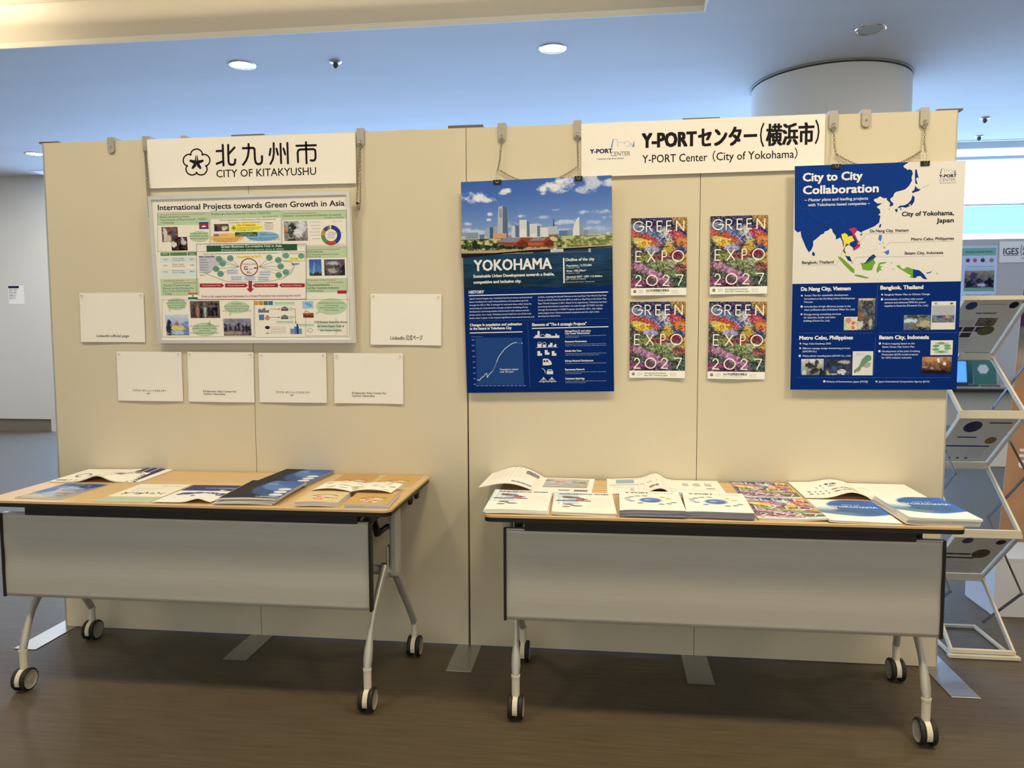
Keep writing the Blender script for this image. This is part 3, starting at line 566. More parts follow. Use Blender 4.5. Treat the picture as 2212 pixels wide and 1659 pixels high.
for y in (1270, 1355):
    pr.line([(1250, y), (1340, y)], 4, (165, 60, 55), 2); pr.poly([(1335, y-9), (1352, y), (1335, y+9)], (165, 60, 55), 2)
    pr.poly([(1355, y-8), (1400, y-28), (1445, y-8)], (100, 98, 92), 2); pr.rect(1362, y-6, 1438, y+18, (120, 116, 108), 2)
    for k in range(3): pr.rect(1372+k*22, y, 1384+k*22, y+14, (50, 48, 46), 2.4)
    pr.line([(1465+14*math.cos(a), y+14*math.sin(a)) for a in [j*1.05 for j in range(6)]], 4, (70, 110, 75), 2, closed=True)
pr.line([(1485, 1268), (1508, 1268), (1512, 1405)], 4, (60, 100, 65), 2); pr.line([(1485, 1352), (1510, 1352)], 4, (60, 100, 65), 2); pr.poly([(1503, 1400), (1523, 1400), (1513, 1420)], (60, 100, 65), 2)
pr.poly([(1128, 1305), (1128, 1275), (1150, 1262), (1160, 1280), (1180, 1262), (1200, 1255), (1205, 1285), (1240, 1275), (1240, 1305)], (110, 108, 110), 2); pr.rect(1138, 1325, 1188, 1382, (85, 110, 160), 2); pr.poly([(1195, 1355), (1220, 1325), (1250, 1352), (1240, 1382), (1205, 1382)], (190, 125, 95), 2)
pr.ell(1223, 1458, 26, 17, (45, 45, 50), 2); pr.poly([(1200, 1525), (1225, 1498), (1252, 1525)], (175, 165, 140), 2); fr(1262, 1452, 1405, 1514, (120, 118, 110), 2)
for i, s_ in enumerate(('Utilization of secondary materials', 'energy conversion')): pr.t(s_, 1270, 1478+i*22, 1398, 9, TX, 3)
pr.rect(1458, 1470, 1575, 1526, (120, 130, 140), 2); pr.rect(1500, 1448, 1545, 1526, (75, 115, 160), 2.3); pr.rect(1525, 1420, 1537, 1526, (40, 50, 80), 2.5); pr.ell(1660, 1488, 30, 22, (130, 135, 140), 2); pr.ell(1660, 1488, 24, 17, (215, 210, 200), 2.3)
pr.rect(1583, 1190, 1692, 1265, (150, 180, 200), 2); pr.poly([(1595, 1210), (1640, 1200), (1680, 1225), (1670, 1250), (1630, 1235)], (110, 150, 180), 2.3)
pr.photo(1588, 1310, 1698, 1358, 31, (160, 90, 50), (90, 50, 35), nx=16, ny=10); pr.line([(1600, 1318), (1610, 1290), (1640, 1295), (1660, 1318)], 7, (205, 130, 50), 2.6)
pr.poly([(1735, 1395), (1920, 1395), (1920, 1345), (1985, 1445), (1920, 1545), (1920, 1490), (1735, 1490)], (195, 200, 165), 1.2)
for i, (s_, x0, x1) in enumerate((('CO2 Emission Reduction Across', 1702, 2042), ('the Entire Supply Chain of', 1735, 2012), ('the Cement Industry', 1765, 1985))): pr.t(s_, x0, 1414+i*42, x1, 20, TX, 3, .03)
pr.build('print', M_gloss, t, wp)
t['_b'] = tuple(c)

# ---- skyline poster
NAVY, WHT, LNB = (8, 35, 84), (218, 208, 190), (70, 95, 140)
q = [(994.6, 393.4), (1321.8, 378.2), (1325.9, 845.4), (1009.6, 848.5)]
t, pr, wp, gY = board('hanging_poster', 'large blue poster of a harbour city skyline above white text', 'poster', q, (0.2819, 1.4797, 0.5794, 0.8213, 0.0176, -0.0382, -0.0218), .005, group='large blue posters hung from chains')
W_, H_ = pr.W, pr.H
pr.view = (980, 360, 6.144)
nx, ny = 230, 130; x0, y0 = 0, 0; y1 = 0.325*H_     # sky
Y = np.linspace(0, 1, ny)[:, None]; X = np.linspace(0, 1, nx)[None, :]
sky = np.stack([60+95*Y**1.5+X*6, 88+80*Y**1.4+X*6, 140+40*Y+X*4], -1)
n1 = noise2(nx, ny, 14, 9, 5, 4); n2 = noise2(nx, ny, 30, 20, 8, 3)
for bx, by, rx, ry, k in ((.075, .235, .115, .085, 1), (.155, .275, .07, .05, 1), (.30, .158, .042, .045, 1), (.62, .16, .10, .10, 1), (.71, .10, .07, .13, 1), (.86, .10, .09, .13, .8), (.98, .10, .05, .06, .9), (.19, .475, .018, .025, .9), (.18, .555, .02, .022, .9), (.03, .60, .03, .022, .7), (.41, .52, .035, .025, .8),
                          (.03, .685, .04, .03, .6), (.34, .64, .08, .05, .6), (.82, .50, .04, .03, .7), (.91, .51, .08, .04, .6), (.70, .64, .08, .045, .6), (.55, .55, .05, .025, .5), (.98, .58, .05, .03, .6), (.48, .67, .08, .04, .5), (.64, .45, .03, .02, .4), (.87, .64, .06, .03, .5), (.10, .72, .08, .04, .6), (.60, .75, .4, .05, .5)):
    d = ((X-bx)/rx)**2+((Y-by)/ry)**2; m = np.clip((1.25-d-(n1-.42)*3.0-(n2-.5)*1.8)*1.0, 0, 1)*k
    cl = np.stack([214-28*np.clip((Y-by)/ry, 0, 1)+0*X, 206-24*np.clip((Y-by)/ry, 0, 1)+0*X, 198-10*np.clip((Y-by)/ry, 0, 1)+0*X], -1)
    sky = sky*(1-m[..., None])+cl*m[..., None]
pr.grid(0, 0, W_, y1, nx, ny, sky, 1, mm=True)
nx, ny = 120, 44                                       # water
Y = np.linspace(0, 1, ny)[:, None]; X = np.linspace(0, 1, nx)[None, :]; wv = noise2(nx, ny, 10, 26, 12, 3)-.5
sea = np.stack([34-12*Y+wv*34, 62-20*Y+wv*38, 82-28*Y+wv*40], -1)
pr.grid(0, .325*H_, W_, .505*H_, nx, ny, sea, 1, mm=True)
def B(x0, y0, x1, y1, c, lv=2): pr.rect(x0, y0, x1, y1, c, lv)
S1, S2, S3 = (200, 195, 180), (110, 118, 130), (150, 150, 145)
B(100, 925, 320, 1010, (170, 165, 150)); B(155, 880, 320, 960, (120, 135, 135), 2.1); B(345, 905, 405, 990, (90, 105, 120)); B(440, 815, 480, 985, S3, 2.1); B(480, 810, 522, 985, (65, 85, 105), 2.1); B(530, 800, 580, 980, (140, 145, 145), 2.1)
pr.poly([(578, 950), (582, 690), (590, 540), (612, 530), (648, 522), (650, 900), (650, 950)], (165, 162, 155), 2.3); pr.poly([(648, 522), (702, 545), (712, 700), (722, 950), (650, 950)], (85, 92, 108), 2.3); B(605, 560, 635, 680, (130, 130, 128), 2.5)
B(522, 890, 700, 985, (185, 135, 105), 2.6); B(770, 790, 818, 945, (180, 178, 165), 2.3); B(818, 785, 862, 940, (85, 98, 118), 2.3); B(878, 710, 965, 940, (205, 200, 182), 2.4); B(965, 735, 1003, 930, (90, 105, 125), 2.3); B(1012, 765, 1105, 945, (200, 196, 180), 2.4); B(1105, 790, 1145, 930, (95, 105, 118), 2.2)
B(1148, 810, 1250, 950, (198, 192, 178), 2.3); B(1250, 798, 1372, 940, (175, 175, 165), 2.4); B(1262, 905, 1388, 950, (130, 65, 50), 2.6); pr.poly([(1318, 795), (1322, 690), (1330, 690), (1336, 795)], (50, 58, 80), 2.5)
B(1398, 850, 1512, 935, (85, 108, 130), 2.1); B(1515, 840, 1580, 930, (110, 130, 145), 2.1)
pr.poly([(1580, 975), (1582, 850), (1600, 770), (1630, 700), (1665, 665), (1672, 975)], (205, 198, 180), 2.5); pr.poly([(1665, 665), (1705, 730), (1722, 820), (1728, 975), (1672, 975)], (130, 135, 140), 2.5)
B(1728, 840, 1785, 930, (120, 130, 140), 2.1); B(1790, 835, 1915, 920, (140, 148, 150), 2.1); B(1765, 905, 1960, 975, (195, 188, 170), 2.4); B(1460, 925, 1625, 970, (170, 150, 125), 2.6); B(1955, 860, 2010, 960, (150, 155, 150), 2.2); B(2028, 870, 2075, 960, (185, 180, 165), 2.3); B(2075, 895, 2105, 955, (80, 90, 115), 2.2)
rg = random.Random(3)
for k in range(26): x = 100+k*77; B(x, 905+rg.random()*35, x+50+rg.random()*30, 975, rg.choice([S1, S3, (130, 135, 135), (175, 165, 150)]), 1.9)
for (a, b, yy, c_) in ((882, 960, 720, (165, 160, 145)), (1018, 1100, 775, (165, 160, 145)), (1255, 1368, 805, (140, 142, 135)), (1592, 1660, 850, (180, 175, 158))):
    for k in range(10): pr.rect(a, yy+k*12 if a != 1592 else 700+k*26, b, yy+4+k*12 if a != 1592 else 706+k*26, c_, 2.7)
nx, ny = 150, 20; X = np.linspace(0, 1, nx)[None, :]; Y = np.linspace(0, 1, ny)[:, None]; n1 = noise2(nx, ny, 34, 7, 21, 3)[..., None]
land = np.where(n1 > .55, np.array([185, 172, 120])[None, None], np.where(n1 > .42, np.array([95, 100, 55])[None, None], np.array([45, 55, 35])[None, None])).astype(float)+0*X[..., None]
land[:, 100:] = land[:, 100:]*.6+np.array([165, 165, 95])*.4; land[-5:] = land[-5:]*.3+np.array([160, 140, 105])*.7
a = pr.p(100, 975); b = pr.p(2108, 1110); pr.grid(a[0], a[1], W_, b[1]+2, nx, ny, land, 2.8, mm=True)
pr.poly([(100, 1125), (560, 1115), (1000, 1085), (1500, 1075), (2108, 1035), (2108, 1060), (1500, 1100), (1000, 1118), (560, 1160), (100, 1165)], (165, 142, 108), 3); pr.poly([(100, 1160), (560, 1150), (1000, 1112), (2108, 1055), (2108, 1068), (1100, 1140), (800, 1150), (105, 1218)], (30, 25, 25), 3.1)
pr.poly([(1060, 1125), (1300, 1120), (2108, 1072), (2112, 1180), (1050, 1160)], (32, 58, 80), 2.95)
BR_ = (135, 60, 40)
pr.poly([(575, 1010), (690, 955), (900, 945), (1250, 950), (1335, 1000), (1335, 1060), (985, 1075), (830, 1065), (575, 1030)], BR_, 3.2); pr.poly([(578, 1005), (660, 955), (900, 950), (845, 1000), (820, 1010)], (120, 122, 125), 3.4); pr.poly([(1000, 990), (1060, 950), (1230, 952), (1190, 985)], (120, 122, 125), 3.4)
pr.poly([(835, 1065), (840, 1015), (880, 1000), (915, 978), (950, 1000), (985, 1010), (985, 1078)], (110, 38, 32), 3.5); pr.poly([(1205, 1060), (1207, 1005), (1240, 990), (1265, 975), (1300, 990), (1333, 1005), (1335, 1058)], (105, 40, 32), 3.5)
for k in range(9): pr.rect(995+k*22, 1012, 1005+k*22, 1048, (190, 110, 60), 3.5)
for k in range(24): x = 110+k*36+rg.random()*10; pr.ell(x, 1060+rg.random()*25, 22, 22+rg.random()*12, rg.choice([(40, 52, 32), (60, 70, 40), (35, 45, 30)]), 3.6, 9)
pr.ell(280, 1040, 38, 58, (35, 45, 30), 3.7, 12)
for k in range(26): x = 1345+k*28; pr.ell(x, 1010+rg.random()*22-k*.6, 20, 18+rg.random()*10, rg.choice([(120, 125, 65), (150, 150, 85), (90, 100, 50), (170, 160, 100)]), 3.6, 9)
pr.rect(1285, 1100, 1455, 1138, (200, 192, 175), 3.8); pr.rect(1195, 1132, 1825, 1150, (70, 75, 80), 3.7); pr.rect(1325, 1085, 1362, 1102, (190, 185, 170), 3.8); pr.rect(1790, 1090, 1820, 1140, (150, 150, 145), 3.8)
for k in range(10): pr.rect(1296+k*15, 1118, 1304+k*15, 1128, (90, 90, 90), 4)
pr.t('YOKOHAMA', 272, 1388, 1300, 142, WHT, 4, .035, y1=1362)
pr.t('Sustainable Urban Development towards a livable,', 262, 1478, 1335, 38, WHT, 4, .05, y1=1450); pr.t('competitive and inclusive city.', 265, 1556, 897, 38, WHT, 4, .05, y1=1543)
pr.rect(1456, 1218, 1469, 1552, WHT, 4); pr.t('Outline of the city', 1485, 1258, 1868, 38, WHT, 4, .04, y1=1250)
for i, (s_, x1, h) in enumerate((('·Population : 3,733,084', 1830, 24), ('as of January 1, 2018', 1670, 13), ('·Area : 435.29km²', 1755, 24), ('as of January 1, 2018', 1670, 13), ('·Nominal GDP : USD 112.3billion', 1972, 24), ('[JPY 12,351.0 trillion]', 1750, 19), ('*Fiscal Nominal 2014, Source : Yokohama City', 1870, 12))):
    pr.t(s_, 1490, (1328, 1354, 1398, 1426, 1475, 1506, 1540)[i], x1, h, WHT, 4, .04 if h > 20 else 0)
pr.rmm(0, .505*H_, W_, H_, NAVY, 1.6)
pr.view = (980, 600, 6.144)
pr.t('HISTORY', 203, 215, 403, 36, WHT, 4, .06, y1=211); pr.line([(203, 243), (2045, 196)], 12, WHT, 3); pr.line([(205, 583), (2050, 542)], 3, LNB, 3); pr.line([(982, 600), (1012, 1455)], 3, LNB, 3)
H1 = ("Japan's second largest city, Yokohama has faced various environmental", 'issues resulting from rapid industrialization and population growth', "through the '60s to '80s. It managed to overcome these urban issues by", 'conducting six comprehensive strategic projects consisting of area', 'development and transportation infrastructure with citizens and the', 'private sector. As a result, Yokohama turned itself into one of the most', 'livable cities in Japan. It has enjoyed significant international interest and')
X1 = (1040, 988, 1030, 984, 1000, 1030, 1068)
for i, s_ in enumerate(H1): pr.t(s_, 210, 290+i*43, X1[i], 19, (190, 185, 180), 3, .03, y1=277+i*43)
H2 = ('acclaim, receiving the Special Mention at the Lee Kuan Yew World City Prize', 'Forum at World Cities Summit 2014, as well as a City Prize at the Smart City', 'Expo World Congress in 2011. Based on its experiences, Yokohama has been', 'promoting international cooperation not only through CITYNET, but also', 'through the innovative Y-PORT Program, launched in 2011, that utilizes', "technologies from Yokohama-based companies and the city's urban", 'development know-how.')
X2 = (2027, 2027, 2033, 1980, 1972, 1930, 1418)
for i, s_ in enumerate(H2): pr.t(s_, 1120, 272+i*43, X2[i], 19, (190, 185, 180), 3, .03, y1=248+i*43+(8 if i > 5 else 0))
pr.t('Changes in population and estimation', 218, 645, 903, 34, WHT, 4, .05, y1=637); pr.t('in the future in Yokohama City', 220, 694, 768, 34, WHT, 4, .05, y1=687); pr.line([(220, 737), (910, 722)], 12, WHT, 3)
pr.t('Elements of "The 6 strategic Projects"', 1043, 645, 1760, 36, WHT, 4, .05, y1=633); pr.line([(1043, 677), (2048, 655)], 12, WHT, 3)
pr.poly([(290, 800), (908, 798), (935, 1418), (315, 1418)], (33, 62, 105), 2); pr.t('Population (ten thousand)', 235, 790, 380, 10, (150, 160, 180), 3)
for i in range(9): pr.t(str(400-50*i), 240+i*4, 836+i*73, (276+i*3), 16, (160, 168, 185), 3)
for i in range(12): pr.t(str(1920+i*10), 305+i*56, 1438, 345+i*56, 13, (160, 168, 185), 3)
GP = [(315, 1358), (335, 1355), (348, 1362), (360, 1340), (385, 1318), (408, 1305), (425, 1275), (440, 1268), (446, 1290), (450, 1325), (462, 1300), (490, 1268), (520, 1238), (545, 1190), (570, 1125), (600, 1050), (625, 1015), (650, 985), (680, 945), (720, 918), (760, 885), (800, 868), (835, 865)]
pr.line(GP, 8, (190, 195, 200), 3); pr.line(GP[12:15], 8, (150, 120, 130), 3.4); pr.line([(835, 865), (908, 870)], 3, (120, 140, 170), 3); pr.ell(908, 872, 7, 7, WHT, 3.4, 8)
pr.t('Population tripled', 618, 1228, 855, 24, (190, 188, 184), 3, .03); pr.t('over 30 years', 618, 1260, 795, 24, (190, 188, 184), 3, .03)
for (y, ls) in ((722, ('MinatoMirai 21 and other', 'City Center Enhancement')), (860, ('Kanazawa Reclamation',)), (985, ('Kohoku New Town',)), (1115, ('Subway Network Development',)), (1230, ('Expressway Network',)), (1350, ('Yokohama Baybridge',))):
    for i, s_ in enumerate(ls): pr.t(s_, 1478, y+i*30, 1478+len(s_)*14.3, 23, WHT, 4, .04)
    yy = y+len(ls)*30-4
    pr.t('Creating new business, commercial, and culture centers of the', 1480, yy, 2020, 12, (165, 170, 180), 3); pr.t('city in the waterfront, linking areas', 1480, yy+22, 1480+(175, 540, 445, 0, 215, 270)[(722, 860, 985, 1115, 1230, 1350).index(y)] or 1490, 12, (165, 170, 180), 3)
IC = (205, 196, 178)
pr.poly([(1062, 805), (1062, 790), (1085, 780), (1085, 765), (1112, 765), (1112, 712), (1142, 712), (1142, 790), (1215, 790), (1215, 760), (1235, 745), (1290, 760), (1290, 775), (1350, 775), (1350, 740), (1372, 760), (1372, 775), (1400, 765), (1402, 803)], IC, 3); pr.line([(1180+26*math.cos(a), 782+26*math.sin(a)) for a in [PI+.35*j for j in range(10)]], 5, IC, 3.2)
for (x, w2, h2) in ((1112, 55, 48), (1182, 45, 38), (1255, 28, 35), (1280, 30, 60), (1325, 20, 30), (1342, 20, 45)): pr.rect(x, 928-h2, x+w2, 928, IC, 3)
pr.line([(1092, 932), (1380, 924)], 4, IC, 3)
for cx2, cy2 in ((1140, 880), (1203, 885)): pr.line([(cx2+24*math.cos(a), cy2+24*math.sin(a)) for a in [PI+.4*j for j in range(9)]], 5, IC, 3.2)
for x, y in ((1112, 1038), (1210, 1025), (1302, 1038)): pr.rect(x, y-62, x+36, y, IC, 3); pr.rect(x+36, y-32, x+60, y, IC, 3)
pr.poly([(1182, 1165), (1182, 1085), (1200, 1076), (1250, 1078), (1285, 1105), (1303, 1140), (1300, 1155), (1255, 1165)], IC, 3); pr.rect(1190, 1098, 1218, 1122, NAVY, 3.4); pr.rect(1226, 1098, 1254, 1122, NAVY, 3.4)
pr.poly([(1235, 1245), (1250, 1218), (1298, 1218), (1318, 1245), (1318, 1282), (1235, 1282)], IC, 3); pr.poly([(1250, 1240), (1260, 1226), (1292, 1226), (1304, 1240)], NAVY, 3.4); pr.line([(1175, 1205), (1205, 1225), (1218, 1268)], 8, IC, 3)
pr.line([(1135, 1383), (1362, 1380)], 6, IC, 3)
for x in (1193, 1302):
    pr.line([(x, 1318), (x, 1393)], 6, IC, 3)
    for d in (-55, -38, -20, 20, 38, 55): pr.line([(x, 1322), (x+d, 1380)], 3, IC, 3)
pr.build('print', M_gloss, t, wp)

# ---- map poster
q = [(1716.6, 358.9), (2087.2, 346), (2065.5, 841.8), (1707.5, 841.1)]
t, pr, wp, gC = board('hanging_poster', 'blue and white poster with a map of Asia at the right end', 'poster', q, (1.5295, 1.499, 0.5898, 0.8249, 0.0054, -0.0366, -0.0234), .005, group='large blue posters hung from chains')
W_, H_ = pr.W, pr.H; MB_, PW = (18, 50, 108), (212, 198, 174)
pr.view = (1690, 320, 5.267)
pr.poly([(138, 205), (1440, 158), (1378, 200), (1385, 222), (1405, 228), (1420, 248), (1445, 240), (1475, 252), (1485, 290), (1470, 330), (1475, 370), (1440, 430), (1400, 470), (1330, 490), (1290, 500), (1268, 525), (1262, 550), (1225, 580), (1235, 605), (1262, 630), (1258, 655), (1218, 668), (1225, 625), (1185, 588), (1190, 570), (1150, 572), (1110, 550), (1080, 572), (1045, 580), (1040, 600), (1080, 632), (1135, 628), (1070, 672), (1108, 700), (1115, 740), (1090, 762), (1115, 772), (1100, 850), (1050, 890), (960, 930), (905, 952), (905, 968), (885, 958), (850, 940), (820, 978), (850, 1040), (880, 1075), (885, 1120), (850, 1150), (808, 1170), (800, 1135), (762, 1108), (742, 1108), (715, 1130), (705, 1165), (735, 1220), (762, 1238), (790, 1300), (745, 1280), (715, 1230), (690, 1180), (690, 1120), (680, 1060), (655, 1020), (610, 1045), (605, 1000), (572, 960), (562, 925), (545, 915), (520, 940), (480, 952), (472, 975), (440, 985), (380, 1040), (350, 1060), (350, 1110), (330, 1160), (300, 1190), (270, 1140), (215, 1010), (205, 948), (175, 965), (138, 932)], MB_, 1)
for P_ in ([(1112, 868), (1126, 866), (1118, 900), (1105, 912), (1097, 890)], [(880, 990), (905, 972), (912, 980), (892, 1000)], [(1512, 240), (1530, 245), (1540, 300), (1553, 338), (1530, 335), (1522, 352), (1540, 412), (1512, 402), (1508, 320)], [(1510, 430), (1545, 465), (1578, 466), (1548, 492), (1512, 500), (1482, 516), (1475, 492), (1502, 475)],
           [(1482, 535), (1506, 562), (1500, 612), (1472, 652), (1402, 682), (1372, 672), (1305, 688), (1330, 660), (1392, 650), (1430, 630), (1465, 590)], [(1278, 700), (1305, 690), (1312, 715), (1295, 736)], [(1330, 694), (1362, 684), (1345, 706)], [(348, 1178), (370, 1205), (368, 1228), (345, 1230), (335, 1208)], [(718, 1228), (765, 1232), (792, 1300), (745, 1280)],
           [(885, 1310), (940, 1308), (985, 1245), (1035, 1210), (1066, 1235), (1025, 1280), (960, 1320)], [(1485, 1380), (1560, 1395), (1610, 1440), (1650, 1500), (1600, 1490), (1572, 1460), (1530, 1462), (1522, 1480), (1485, 1480)], [(1628, 1425), (1680, 1412), (1698, 1398), (1690, 1420), (1650, 1432)], [(1748, 1418), (1775, 1440), (1758, 1436)], [(1205, 694), (1220, 692), (1212, 704)]):
    pr.poly(P_, MB_, 2)
pr.poly([(752, 925), (812, 905), (850, 925), (815, 970), (830, 1020), (880, 1075), (885, 1120), (850, 1150), (808, 1172), (800, 1150), (850, 1110), (850, 1060), (800, 990), (790, 955)], (185, 40, 80), 2.4)
pr.poly([(670, 985), (710, 968), (740, 990), (745, 1010), (790, 1000), (820, 1055), (765, 1080), (765, 1110), (730, 1080), (712, 1130), (690, 1170), (700, 1190), (740, 1215), (755, 1238), (715, 1225), (682, 1185), (698, 1100), (693, 1060), (678, 1030)], (225, 195, 60), 2.5)
PHB = (60, 110, 170)
for P_ in ([(1100, 990), (1130, 990), (1130, 1030), (1116, 1066), (1090, 1040)], [(1130, 1070), (1165, 1090), (1140, 1085)], [(1130, 1192), (1170, 1180), (1210, 1158), (1216, 1200), (1190, 1220), (1160, 1190)], [(1040, 1170), (1086, 1130), (1055, 1160)], [(1145, 1120), (1165, 1130), (1155, 1150)], [(1100, 1085), (1118, 1092), (1108, 1103)]): pr.poly(P_, PHB, 2)
GI = (105, 145, 45)
for P_ in ([(885, 1312), (930, 1320), (1030, 1255), (1050, 1290), (1060, 1310), (1040, 1330), (1020, 1392), (970, 1398), (908, 1382), (902, 1340)], [(628, 1235), (672, 1247), (740, 1310), (820, 1385), (816, 1432), (780, 1410), (700, 1330), (650, 1270)], [(820, 1440), (900, 1450), (990, 1480), (960, 1487), (880, 1472), (825, 1457)], [(1090, 1320), (1112, 1303), (1182, 1298), (1170, 1315), (1110, 1328), (1105, 1350), (1142, 1340), (1115, 1370), (1135, 1402), (1110, 1390), (1086, 1420), (1074, 1420), (1070, 1380), (1085, 1350)],
           [(1295, 1340), (1330, 1333), (1352, 1368), (1380, 1380), (1420, 1355), (1485, 1380), (1485, 1480), (1445, 1475), (1462, 1450), (1420, 1430), (1350, 1385), (1310, 1360)], [(1150, 1508), (1205, 1482), (1170, 1500)], [(1078, 1495), (1098, 1508), (1080, 1505)], [(1232, 1310), (1250, 1300), (1240, 1322)], [(1240, 1378), (1280, 1380), (1260, 1386)]): pr.poly(P_, GI, 2)
for x, y in ((725, 1090), (868, 1085), (1165, 1135), (792, 1310), (1450, 648)): pr.ell(x, y, 12, 12, (225, 150, 90), 3, 10)
GY_ = (120, 110, 100)
pr.line([(725, 1095), (612, 1332), (222, 1335)], 2.5, GY_, 3.2); pr.line([(872, 1080), (950, 980), (1435, 968)], 2.5, GY_, 3.2); pr.line([(1180, 1120), (1215, 1078), (1950, 1062)], 2.5, GY_, 3.2); pr.line([(795, 1305), (840, 1245), (1830, 1230)], 2.5, GY_, 3.2); pr.line([(1590, 452), (1670, 416)], 3, MB_, 3.2)
pr.line([(150, 650), (205, 660), (200, 690), (300, 680), (320, 760), (400, 800), (485, 850), (560, 830), (640, 795), (700, 820), (690, 900)], 2, (45, 75, 130), 2); pr.line([(490, 830), (500, 900), (550, 905)], 2, (45, 75, 130), 2); pr.line([(150, 840), (230, 800), (260, 740)], 2, (45, 75, 130), 2)
pr.t('City to City', 232, 378, 905, 92, WHT, 4, .05, y1=358); pr.t('Collaboration', 234, 525, 1090, 92, WHT, 4, .05, y1=500)
pr.t('~ Master plans and leading projects', 250, 605, 972, 32, (195, 190, 185), 4, .04, y1=590); pr.t('with Yokohama based companies ~', 290, 662, 996, 32, (195, 190, 185), 4, .04, y1=647)
BT = (40, 38, 42)
pr.t('City of Yokohama,', 1360, 775, 1950, 50, BT, 4, .05, y1=765); pr.t('Japan', 1755, 848, 1948, 50, BT, 4, .05)
pr.t('Da Nang City, Vietnam', 995, 962, 1435, 32, BT, 4, .04, y1=952); pr.t('Metro Cebu, Philippines', 1465, 1055, 1950, 32, BT, 4, .04, y1=1045); pr.t('Batam City, Indonesia', 1392, 1215, 1830, 32, BT, 4, .04, y1=1207); pr.t('Bangkok, Thailand', 223, 1320, 582, 32, BT, 4, .04, y1=1314)
port_logo(pr, 1640, 228, .9, (70, 75, 85), BT)
pr.t('Y-PORT', 1785, 332, 1982, 32, (35, 30, 60), 3, .07); pr.t('CENTER', 1790, 378, 1972, 34, (130, 120, 105), 3); pr.t('Yokohama Urban Smart Solution', 1788, 400, 1980, 11, BT, 3)
a = pr.p(133, 1545); pr.rmm(0, a[1]+1, W_, H_, (9, 38, 92), 1.6); pr.rmm(0, 0, W_, a[1]+1, PW, .4)
pr.view = (1690, 600, 5.267)
TW = (200, 198, 195)
pr.line([(190, 630), (1028, 630)], 3, LNB, 3); pr.line([(1095, 628), (1990, 628)], 3, LNB, 3); pr.line([(1085, 75), (1065, 560)], 3, LNB, 3); pr.line([(1060, 685), (1035, 1115)], 3, LNB, 3); pr.line([(165, 1135), (1915, 1138)], 3, LNB, 3)
for s_, x0, y, x1 in (('Da Nang City, Vietnam', 214, 150, 775), ('Bangkok, Thailand', 1115, 136, 1600), ('Metro Cebu, Philippines', 196, 706, 800), ('Batam City, Indonesia', 1102, 702, 1665)): pr.t(s_, x0, y, x1, 42, WHT, 4, .06, y1=y-4)
def star(x, y, r): pr.poly([(x+(r if k % 2 == 0 else r*.42)*math.cos(-PI/2+k*PI/5), y+(r if k % 2 == 0 else r*.42)*math.sin(-PI/2+k*PI/5)) for k in range(10)], WHT, 3)
for x, y in ((222, 207), (218, 418), (1134, 195), (206, 750), (204, 803), (1070, 1181)): star(x, y, 15)
for x, y in ((220, 331), (1132, 249), (1108, 750), (1103, 837), (200, 889), (478, 1178)): pr.ell(x, y, 13, 13, WHT, 3, 14)
for s_, x0, y, x1 in (('Action Plan for sustainable development', 252, 211, 748), ('formulated at the Da Nang Urban Development', 250, 249, 825), ('Forums', 250, 288, 345), ('Introduction of high efficiency pumps in the', 250, 338, 776), ('water purification plant (Yokohama Water Co., Ltd.)', 248, 374, 822), ('Energy-saving consulting services', 247, 426, 665), ('for factories, hotels, and other', 245, 463, 606), ('buildings (Osumi Co., Ltd.)', 243, 500, 538),
                      ('Bangkok Master Plan on Climate Change', 1163, 202, 1675), ('Introduction of rooftop solar power', 1163, 255, 1602), ('systems and advanced EMS for power', 1162, 293, 1632), ('supplies in factories (Finetech Co., Ltd.)', 1160, 330, 1657),
                      ('Mega Cebu Roadmap 2050', 235, 760, 552), ('Efficient septage sludge dewatering process', 232, 812, 770), ('(AMCON Inc.)', 232, 848, 390), ('Waste plastic recycling plant (GUUN Co., Ltd.)', 230, 898, 778),
                      ('Project mapping based on the', 1138, 760, 1503), ('Batam Green City Action Plan', 1136, 797, 1500), ('Development of the Joint Crediting', 1132, 847, 1562), ('Mechanism (JCM) model projects', 1130, 884, 1540), ('for GHG emission reduction', 1128, 920, 1467),
                      ('Ministry of Environment, Japan (MOEJ)', 500, 1190, 970), ('Japan International Cooperation Agency (JICA)', 1095, 1190, 1670)): pr.t(s_, x0, y, x1, 19, (180, 182, 188), 4, .04)
pr.photo(702, 448, 852, 598, 41, (205, 195, 160), (190, 175, 130), [(.7, .6, .12, .3, (190, 90, 60)), (.3, .3, .2, .2, (185, 120, 110)), (.1, .7, .1, .3, (165, 185, 110))], amp=22, nx=24, ny=24)
pr.photo(862, 238, 1048, 598, 43, (105, 100, 85), (60, 58, 55), [(.5, .2, .35, .15, (60, 55, 55)), (.2, .55, .2, .12, (125, 85, 60)), (.55, .42, .15, .1, (55, 65, 85)), (.15, .85, .2, .12, (190, 185, 160)), (.75, .8, .1, .15, (160, 155, 140)), (.5, .03, .5, .04, (190, 175, 140))], nx=26, ny=48, fx=9, fy=14, amp=40)
pr.photo(1382, 428, 1680, 597, 45, (105, 110, 110), (95, 90, 75), [(.2, .4, .25, .15, (175, 190, 195)), (.5, .12, .5, .1, (60, 62, 40)), (.75, .6, .25, .2, (165, 150, 115)), (.65, .95, .2, .12, (20, 20, 20)), (.15, .85, .2, .1, (85, 95, 120))], nx=34, ny=22, amp=18)
pr.rect(1698, 272, 1962, 592, (205, 195, 175), 2); pr.rect(1705, 318, 1958, 435, (160, 158, 152), 2.4); pr.photo(1702, 432, 1955, 512, 47, (80, 90, 110), (110, 105, 100), [(.7, .2, .1, .2, (190, 130, 60))], nx=24, ny=10, lvl=2.5); pr.ell(1745, 297, 15, 15, (150, 140, 130), 2.5); pr.ell(1925, 297, 18, 11, (120, 60, 60), 2.5)
